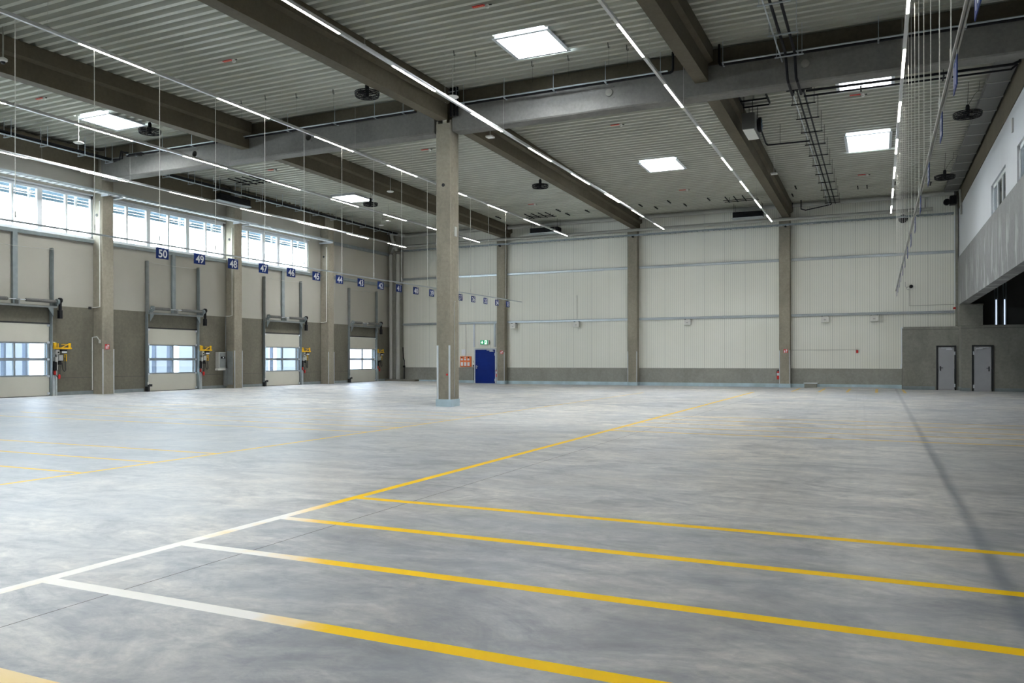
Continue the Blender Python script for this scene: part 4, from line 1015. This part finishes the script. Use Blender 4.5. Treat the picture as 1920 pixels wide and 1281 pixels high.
# ------------------------------------------------------------------ pipe runs along the girder
def arc(p, q, r, a0, a1, n=6): pass
def girder_run(x0, x1, rises, label, hang, y=21.86, z=9.50):
    t = thing('pipe_run', label, 'pipe run', ((x0+x1)/2, y, z), 'black insulated pipe runs along the girder')
    b = MB()
    for dy, dz, rr in ((.06, .075, .05), (.03, -.05, .034)):
        pts = []
        if 'L' in rises: pts += [(x0-.06, y+dy, zd(y)-.03), (x0-.06, y+dy, z+dz+.08), (x0-.04, y+dy, z+dz+.02)]
        pts += [(x0, y+dy, z+dz), (x1, y+dy, z+dz)]
        if 'R' in rises: pts += [(x1+.06, y+dy, z+dz+.03), (x1+.08, y+dy, z+dz+.10), (x1+.08, y+dy, zd(y)-.03)]
    b.tube(pts, rr, 10)
    build('insulated_pipe', b, 'black', t)
    b = MB(); b.tube([(x0+.05, y-.05, z-.02), (x1-.05, y-.05, z-.02)], .024, 8); build('steel_tube', b, 'rail', t)
    for x in hang:
        b = MB(); b.tube([(x, y-.06, z-.06), (x, y-.06, zd(y)-.002)], .010, 5); b.tube([(x+.02, y-.30, z-.10), (x+.0, y+.14, z-.05)], .008, 5)
        b.box((x-.02, y-.09, z-.08), (x+.02, y+.14, z-.055)); build('hanger', b, 'rail', t)
girder_run(-26.6, -21.95, '', 'black pipe run on the girder in the leftmost bay', [-26.2, -24.6, -23.1])
girder_run(-20.75, -13.45, 'L', 'black pipe run on the girder between the left beam and the column', [-20.7, -18.6, -16.6, -15.0, -13.9])
girder_run(-11.95, -5.25, 'LR', 'black pipe run on the girder right of the column head', [-11.7, -10.3, -8.7, -7.1, -5.5])
girder_run(-3.85, XR-.1, 'L', 'black pipe run on the girder right of the right-hand beam', [-3.8, -1.9, -.0, 1.9])
# riser bundle at column head
t = thing('pipe_riser', 'bundle of vertical black pipes above the column head', 'pipe run', (-12.1, 21.85, 9.5))
mb = MB()
for dx in (0, .12, .22): mb.tube([(-12.22+dx, 21.95, 9.15), (-12.22+dx, 21.95, 10.05)], .04, 10)
build('insulated_pipe', mb, 'black', t)
mb = MB(); mb.tube([(-11.98, 21.85, 9.42), (-11.98, 21.85, 10.02)], .012, 6); mb.tube([(-12.4, 21.9, 9.6), (-12.4, 21.9, 10.0)], .012, 6); mb.box((-12.42, 21.88, 9.9), (-11.95, 21.92, 9.92)); build('hanger', mb, 'rail', t)

# left wall tray with pipes and U-hangers
def wall_run(y0, y1, ys, label, z=9.36):
    x = -27.6
    t = thing('pipe_run', label, 'pipe run', (x, (y0+y1)/2, z), 'pipe runs along the dock-side wall')
    b = MB(); b.tube([(x-.08, y0, z+.07), (x-.08, y1, z+.07)], .035, 8); b.tube([(x+.03, y0, z+.10), (x+.03, y1, z+.10)], .03, 8); build('insulated_pipe', b, 'black', t)
    b = MB(); b.tube([(x-.0, y0, z), (x-.0, y1, z)], .028, 8); build('steel_tube', b, 'rail', t)
    for y in ys:
        b = MB(); b.tube([(x-.22, y, z-.06), (x-.22, y, zd(y))], .012, 5); b.tube([(x+.16, y, z-.06), (x+.16, y, zd(y))], .012, 5); b.box((x-.24, y-.02, z-.075), (x+.18, y+.02, z-.045)); build('trapeze_hanger', b, 'rail', t)
wall_run(13, 22.0, [13.2, 14.7, 16.3, 17.87, 19.21, 20.71, 21.9], 'pipe run with trapeze hangers along the dock side, in front of the girder')
wall_run(23.1, 42.6, [23.3, 24.67, 26.06, 27.53, 28.9, 30.3, 31.76, 33.19, 34.63, 36.15, 37.63, 38.94, 40.42, 41.81], 'pipe run with trapeze hangers along the dock side, behind the girder')
t = thing('pipe_offset', 'black pipe bend stepping from the dock-side run up to the girder', 'pipe run', (-27.2, 21.95, 9.4))
mb = MB()
for d in (0, .12): mb.tube([(-27.55+d, 21.98, 9.42-d*.6), (-26.95, 21.95-d, 9.40-d*.6), (-26.90+d*.6, 21.93-d, 9.66), (-26.6, 21.93-d, 9.58-d*.2)], .032, 8)
build('insulated_pipe', mb, 'black', t)
mb = MB(); mb.box((-26.2, 21.6, 9.36), (-25.5, 21.75, 9.42)); mb.lathe((-25.7, 21.68, 9.36), [(0, -.04), (.12, -.02), (.12, .03), (0, .05)], 14); build('valve_group', mb, 'blackmetal', t)

# perforated cable tray on dock wall and on back wall
def tray(pts, axis, label, z, d0, d1, gap=.30):
    a, b = pts
    t = thing('cable_tray', label, 'cable tray', ((d0 if axis == 1 else (a+b)/2), ((a+b)/2 if axis == 1 else d0), z), 'perforated cable trays')
    mb = MB()
    def B(u0, u1, w0, w1, z0, z1): mb.box((w0, u0, z0), (w1, u1, z1)) if axis == 1 else mb.box((u0, w0, z0), (u1, w1, z1))
    B(a, b, d0, d0+.012, z, z+.09); B(a, b, d1-.012, d1, z, z+.09); build('side_rail', mb, 'gaterail', t)
    mb = MB(); u = a
    while u < b: B(u, min(b, u+gap*.72), d0, d1, z, z+.006); u += gap
    build('tray_bottom', mb, 'frame', t)  # pale colour of the bottom holds the reflected window light
    return t
ty = tray((12., 36.6), 1, 'perforated steel cable tray above the dock-side windows', 8.16, -28.30, -27.98)
for y in (22.1, 22.75, 29.3, 29.95, 36.5):
    mb = MB(); mb.box((-28.35 if 22 < y < 22.7 or 29.3 <= y < 29.9 else XL, y, 8.07), (-27.95, y+.05, 8.155)); build('tray_bracket', mb, 'zinc', ty)
tb = tray((-28.2, 3.3), 0, 'perforated steel cable tray along the back wall below the grey pipes', 8.50, 43.86, 44.04)
for x in (-21.1, -12.7, -4.45): mb = MB(); mb.box((x-.04, 43.86, 8.43), (x+.04, 44.08, 8.495)); build('tray_bracket', mb, 'blackmetal', tb)

# big grey pipes at back wall
def bigpipe(label, pts, r, clamps=()):
    t = thing('grey_pipe', label, 'pipe', pts[len(pts)//2], 'large grey pipes')
    mb = MB(); mb.tube(pts, r, 18); build('pipe_body', mb, 'pipe', t, smooth=True)
    for c in clamps:
        mb = MB(); mb.torus(c[:3], r+.006, .02, 20, 5, c[3]); build('clamp', mb, 'rubber', t)
def bend(p, d0, d1, r, n=6):
    p, d0, d1 = Vector(p), Vector(d0), Vector(d1)
    o = []
    for i in range(n+1):
        a = PI/2*i/n; o.append(tuple(p-d0*r*(1-math.sin(a))+d1*r*(1-math.cos(a))))
    return o
for (a, b, w) in ((-4.10, 3.35, 'in the right bay'), (-12.28, -4.74, 'between the central and right wall columns'), (-20.46, -12.92, 'between the central and left wall columns')):
    bigpipe('upper large grey pipe, stretch '+w, [(a, 43.75, 9.50), (b, 43.75, 9.50)], .115, [(a+.03, 43.75, 9.50, 0), (b-.03, 43.75, 9.50, 0)])
up = [(-21.10, 43.75, 9.50)]+bend((-27.9, 43.75, 9.50), (-1, 0, 0), (0, -1, 0), .25)+bend((-27.9, 42.6, 9.50), (0, -1, 0), (-.75, 0, -.66), .2)+[(-28.15, 42.9, 9.05), (-28.15, 43.1, 8.9), (-28.12, 43.3, 8.5)]
bigpipe('upper large grey pipe bending down into the far left corner', up, .115)
lp = [(2.4, 43.9, 8.80)]+bend((-27.5, 43.9, 8.80), (-1, 0, 0), (0, 0, -1), .2)
bigpipe('lower large grey pipe along the back wall', [(2.4, 43.72, 8.80), (-27.7, 43.72, 8.80)]+[(-28.15, 43.5, 8.76), (-28.4, 43.35, 8.66), (-28.45, 43.32, 8.4)], .085)
bigpipe('left one of two vertical grey pipes in the far left corner', [(-28.55, 43.30, .235), (-28.55, 43.30, 8.35)], .105, [(-28.55, 43.30, 8.3, 2)])
bigpipe('right one of two vertical grey pipes in the far left corner', [(-28.08, 43.40, .235), (-28.08, 43.40, 8.35)], .125, [(-28.08, 43.40, 8.3, 2)])
mb = MB(); mb.tube([(-27.9, 43.7, 2.3), (-27.85, 43.68, 1.6), (-27.78, 43.66, 1.45), (-27.78, 43.66, .25)], .03, 8); mb.box((-27.83, 43.6, 1.0), (-27.73, 43.7, 1.12))
tag(build('condensate_hose', mb, 'blackmetal'), 'thin dark hose beside the right vertical corner pipe', 'hose')
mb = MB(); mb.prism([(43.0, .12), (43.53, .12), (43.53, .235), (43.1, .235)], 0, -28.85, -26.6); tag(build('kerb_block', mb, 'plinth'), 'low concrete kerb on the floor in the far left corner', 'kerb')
mb = MB(); mb.tube([(2.05, 43.74, 8.88), (2.05, 43.74, 9.4)], .05, 8); tag(build('pipe_support', mb, 'pipe'), 'short vertical pipe between the two large grey pipes at the right', 'pipe')

# fan-coil units near the back wall and on the dock side
for (x0, x1, y0, y1, z0, z1, lb) in ((-18.65, -16.9, 43.0, 43.6, 8.93, 9.22, 'dark rectangular air unit at the back wall between left and middle beams'), (-7.0, -5.5, 43.0, 43.6, 8.95, 9.24, 'dark rectangular air unit at the back wall left of the right beam'),
                                     (-28.2, -27.9, 28.0, 30.0, 9.0, 9.3, 'dark rectangular air unit at the dock side above the second column')):
    t = thing('air_unit', lb, 'air unit', ((x0+x1)/2, (y0+y1)/2, z0), 'dark air units under the deck')
    mb = MB(); mb.box((x0, y0, z0), (x1, y1, z1)); build('housing', mb, 'black', t, bevel=.01)
    mb = MB()
    for q in range(4):
        if x1-x0 > 1: mb.box((x0+.04, y0-.02, z0+.03+q*.065), (x1-.04, y0, z0+.06+q*.065))
        else: mb.box((x1, y0+.04, z0+.03+q*.065), (x1+.02, y1-.04, z0+.06+q*.065))
    build('grille', mb, 'blackmetal', t)
    mb = MB(); mb.box((x0-.04, y0-.12, z0-.05), (x1+.04, y1+.02, z0-.02)); build('drip_tray', mb, 'galv', t)
    for xx in (x0+.05, x1-.05):
        for yy_ in (y0+.08, y1-.08): mb = MB(); mb.tube([(xx, yy_, z1), (xx, yy_, zd(yy_))], .010, 5); build('threaded_rod', mb, 'blackmetal', t)
for gx, gy in ((-17.3, 41.2), (-6.3, 41.2), (-26.5, 28.3)):
    t = thing('support_frame', 'dark steel support bars '+('in front of the air unit between left and middle beams' if gx < -10 and gx > -20 else ('in front of the air unit left of the right beam' if gx > -10 else 'above the dock-side air unit')), 'steel frame', (gx, gy, 9.7), 'dark steel support bars')
    mb = MB(); z = zd(gy)-.10
    for q in range(4): mb.bar((gx-.7+q*.42, gy-.5, z), (gx-.7+q*.42, gy+.9, z-.02), .035)
    mb.bar((gx-.9, gy+.2, z-.05), (gx+.8, gy+.2, z-.05), .03); mb.bar((gx-.9, gy+.6, z-.05), (gx+.8, gy+.6, z-.05), .03); build('bars', mb, 'blackmetal', t)
    mb = MB(); mb.tube([(gx-.6, gy+.2, z-.05), (gx-.6, gy+.2, zd(gy))], .01, 5); build('threaded_rod', mb, 'blackmetal', t); mb = MB(); mb.tube([(gx+.6, gy+.2, z-.05), (gx+.6, gy+.2, zd(gy))], .01, 5); build('threaded_rod', mb, 'blackmetal', t)
# short diagonal-looking deck clips (open strut pieces hanging from the deck)
ck = 0
for (x, y) in ((-19.9, 41.3), (-16.0, 40.8), (-15.9, 42.0), (-14.6, 41.6), (-11.5, 41.3), (-10.9, 42.2), (-9.9, 41.0), (-9.3, 42.1), (-7.9, 41.2), (-3.6, 40.2), (-3.9, 41.9), (-.9, 41.4), (-.5, 41.4), (1.9, 40.9), (2.2, 41.9), (.7, 41.2)):
    mb = MB(); z = zd(y); mb.bar((x, y-.35, z-.05), (x, y+.35, z-.05), .045); mb.box((x-.02, y-.02, z-.05), (x+.02, y+.02, z)); o = build('strut_piece', mb, 'blackmetal')
    tag(o, 'short dark steel strut fixed under the deck near the back wall', 'steel strut', 'short struts under the deck near the back wall')

# ladder-like black pipe pair on the right
t = thing('pipe_run', 'long pair of black pipes on cross supports, right of the right roof beam', 'pipe run', (-2.1, 33, 9.3), 'long black pipe pair')
mb = MB()
for x in (-2.16, -1.98): mb.tube([(x, 24.6, 9.33), (x, 43.2, 9.33)], .028, 8)
mb.tube([(-2.16, 12, 9.33), (-2.16, 21.3, 9.33), (-2.16, 21.5, 9.25), (-2.13, 21.62, 8.72), (-2.12, 21.7, 8.66), (-2.12, 22.8, 8.66), (-2.12, 23.0, 8.75), (-2.12, 23.15, 9.25), (-2.12, 23.3, 9.3), (-2.12, 24.1, 9.3), (-2.05, 24.3, 9.25), (-1.98, 24.4, 9.25)], .035, 8)
mb.tube([(-1.94, 12, 9.33), (-1.94, 21.3, 9.33), (-1.94, 21.5, 9.25), (-1.92, 21.62, 8.72), (-1.9, 21.7, 8.66), (-1.9, 22.8, 8.66), (-1.9, 23.0, 8.75), (-1.9, 23.15, 9.25), (-1.9, 23.3, 9.3), (-1.9, 24.0, 9.3)], .035, 8)
mb.tube([(-2.16, 43.2, 9.33), (-2.2, 43.25, 9.3), (-3.4, 43.3, 9.12), (-3.62, 43.3, 9.2), (-3.62, 43.3, 9.66)], .028, 8)
build('insulated_pipe', mb, 'black', t)
mb = MB(); mb.tube([(-2.28, 12, 9.27), (-2.28, 21.8, 9.25)], .018, 6); mb.tube([(-2.28, 24.2, 9.27), (-2.26, 43.1, 9.27)], .016, 6); build('steel_tube', mb, 'rail', t)
for y in (14.5, 16.3, 18.1, 19.9, 21.4, 24.2, 25.6, 27.2, 28.9, 30.6, 32.3, 34., 35.7, 37.4, 39.1, 40.8, 42.4):
    mb = MB(); mb.box((-2.42, y-.015, 9.22), (-1.72, y+.015, 9.25)); mb.tube([(-2.38, y, 9.22), (-2.38, y, zd(y))], .008, 5); mb.tube([(-1.76, y, 9.22), (-1.76, y, zd(y))], .008, 5); build('trapeze_hanger', mb, 'blackmetal' if y > 24 else 'rail', t)
t = thing('pipe_run', 'pair of black pipes branching right across the half-hidden skylight to the gallery wall', 'pipe run', (0, 24.5, 9.2), 'branch black pipes')
mb = MB(); mb.tube([(-1.9, 24.35, 9.22), (3.2, 24.45, 9.22), (3.36, 24.45, 9.28), (3.4, 24.45, 9.7)], .036, 8); mb.tube([(-1.98, 24.7, 9.18), (3.2, 24.72, 9.18), (3.34, 24.72, 9.3)], .028, 8); build('insulated_pipe', mb, 'black', t)
for x in (-.45, 1.6):
    mb = MB(); mb.tube([(x, 24.55, 9.05), (x, 24.55, zd(24.5))], .010, 5); mb.box((x-.02, 24.3, 9.12), (x+.02, 24.8, 9.14)); build('hanger', mb, 'blackmetal', t)
t = thing('pipe_run', 'black pipe branching left from the pipe pair to the grey heater unit', 'pipe run', (-2.9, 29.9, 9.2), 'branch black pipes')
mb = MB(); mb.tube([(-2.2, 29.9, 9.2), (-3.62, 29.85, 9.2), (-3.68, 29.85, 9.26), (-3.70, 29.0, 9.42), (-3.70, 28.5, 9.42)], .03, 8); build('insulated_pipe', mb, 'black', t)
mb = MB(); mb.tube([(-3.2, 29.88, 9.17), (-3.2, 29.88, zd(29.9))], .008, 5); build('hanger', mb, 'blackmetal', t)

# heater unit
t = thing('heater_unit', 'dark grey box-shaped air heater hanging right of the right-hand rear beam', 'air heater', (-3.7, 27.2, 8.9))
mb = MB(); mb.box((-4.0, 26.4, 8.9), (-3.60, 27.75, 9.42)); build('housing', mb, 'heater', t, bevel=.015)
mb = MB(); mb.box((-3.98, 26.42, 8.885), (-3.64, 27.73, 8.90)); build('bottom_panel', mb, 'plastic', t)
mb = MB(); mb.lathe((-3.60, 27.1, 9.18), [(0, 0), (.20, 0), (.24, .04), (.24, .12), (0, .12)], 24, 0); build('fan_ring', mb, 'black', t, smooth=True)
mb = MB()
for q in range(6): mb.bar((-3.47, 27.1, 9.18), (-3.47, 27.1+.2*math.cos(q*PI/3), 9.18+.2*math.sin(q*PI/3)), .05, .008, (1, 0, 0))
build('fan_blades', mb, 'shutter', t)
for xx in (-3.95, -3.68):
    for yy_ in (26.5, 27.65): mb = MB(); mb.tube([(xx, yy_, 9.42), (xx, yy_, zd(yy_))], .010, 5); build('threaded_rod', mb, 'blackmetal', t)
t = thing('support_frame', 'dark steel support bars under the deck above the grey heater', 'steel frame', (-3.6, 25.3, 9.8), 'dark steel support bars')
mb = MB()
for x in (-4.02, -3.2): mb.bar((x, 24.3, 9.82), (x, 26.9, 9.80), .05)
mb.bar((-4.02, 26.2, 9.74), (-3.2, 26.2, 9.74), .04); mb.bar((-4.02, 26.8, 9.72), (-3.2, 26.8, 9.72), .04); build('bars', mb, 'blackmetal', t)
mb = MB(); mb.tube([(-3.6, 26.2, 9.74), (-3.6, 26.2, zd(26.2))], .01, 5); build('threaded_rod', mb, 'blackmetal', t); mb = MB(); mb.tube([(-3.6, 24.8, 9.8), (-3.6, 24.8, zd(24.8))], .01, 5); build('threaded_rod', mb, 'blackmetal', t)

# duct along gallery wall top
t = thing('air_duct', 'long grey segmented duct under the deck along the gallery wall', 'duct', (3.2, 34, 9.5))
mb = MB(); mb.box((2.85, 24.9, 9.48), (3.42, 43.3, 9.62)); build('duct_body', mb, 'heater', t)
for y in rng(25.2, 43, 1.5):
    mb = MB(); mb.box((2.83, y, 9.46), (3.44, y+.04, 9.63)); build('duct_flange', mb, 'pipe', t)
mb = MB(); mb.tube([(3.45, 22.8, 9.54), (3.45, 43.3, 9.54)], .02, 6); build('edge_cable', mb, 'black', t)
for y in (26, 32, 38, 42.5):
    mb = MB(); mb.tube([(3.1, y, 9.6), (3.1, y, zd(y))], .01, 5); build('threaded_rod', mb, 'blackmetal', t)
mb = MB(); mb.tube([(3.46, 42.6, 9.4), (3.46, 42.3, 8.9), (3.47, 42.2, 8.2)], .05, 10); tag(build('grey_pipe', mb, 'pipe', smooth=True), 'short grey pipe coming down the gallery wall in the far right corner', 'pipe')
mb = MB(); mb.box((3.12, 43.6, 8.95), (3.4, 44.1, 9.35)); mb.lathe((3.0, 43.9, 9.1), [(0, -.1), (.15, -.1), (.15, .1), (0, .1)], 16, 1); tag(build('pump_unit', mb, 'blackmetal'), 'dark pump housing in the far right corner below the deck', 'pump')
# thin tubes and wires (single hangers) along deck in front of girder
hk = [(-17.9, 19.9), (-16.9, 20.2), (-19.0, 20.0), (-15.6, 20.4), (-10.6, 19.2), (-10.1, 19.5), (-9.0, 20.9), (-7.9, 20.9), (-6.6, 20.5), (-6.2, 20.9)]
for (x, y) in hk:
    mb = MB(); z = zd(y); mb.tube([(x, y, z), (x+.01, y, z-.14)], .012, 5); mb.tube([(x, y, z-.14), (x+.05, y, z-.16), (x+.05, y, z-.11)], .008, 5); mb.tube([(x+.02, y, z-.14), (x+.02, y, z-.6)], .003, 4)
    tag(build('ceiling_hook', mb, 'blackmetal'), 'small dark hook with a wire under the deck in front of the girder', 'hook', 'small hooks under the deck')

# ------------------------------------------------------------------ daylight portals, sky
def portal(loc, rot, sx, sy):
    l = bpy.data.lights.new('portal', 'AREA'); l.shape = 'RECTANGLE'; l.size = sx; l.size_y = sy
    l.cycles.is_portal = True
    o = bpy.data.objects.new('window_portal', l); col.objects.link(o); o.location = loc; o.rotation_euler = rot
for w in WIN+WINX: portal((XL-.24, (w[0]+w[1])/2, (WZ0+WZ1)/2), (0, -PI/2, 0), WZ1-WZ0, w[1]-w[0])
for y in GY: portal((XL-.24, y+GW/2, 1.55), (0, -PI/2, 0), 1.2, GW)
wd = bpy.data.worlds.new('overcast'); sc.world = wd; wd.use_nodes = True
bg = wd.node_tree.nodes['Background']; bg.inputs[0].default_value = (.80, .92, 1., 1); bg.inputs[1].default_value = 10.5

# ------------------------------------------------------------------ camera
F = 1491.99; YAW = .43205; ROLL = -.0016; CY = 674.15
cam = bpy.data.cameras.new('camera'); co = bpy.data.objects.new('camera', cam); col.objects.link(co)
cam.sensor_width = 36; cam.sensor_fit = 'HORIZONTAL'; cam.lens = F/1920*36
cam.shift_x = 0; cam.shift_y = (CY-640.5)/1920
cam.clip_end = 300
fw = Vector((-math.sin(YAW), math.cos(YAW), 0)); r = Vector((math.cos(YAW), math.sin(YAW), 0)); u = Vector((0, 0, 1))
R = r*math.cos(ROLL)+u*math.sin(ROLL); U = -r*math.sin(ROLL)+u*math.cos(ROLL)
mw = Matrix(((R.x, U.x, -fw.x), (R.y, U.y, -fw.y), (R.z, U.z, -fw.z))).to_4x4()
mw.translation = Vector((0, 0, 1.5)); co.matrix_world = mw
sc.camera = co
sc.view_settings.view_transform = 'Standard'; sc.view_settings.look = 'None'; sc.view_settings.exposure = 1.25; sc.view_settings.gamma = 1
sc.view_settings.use_curve_mapping = False
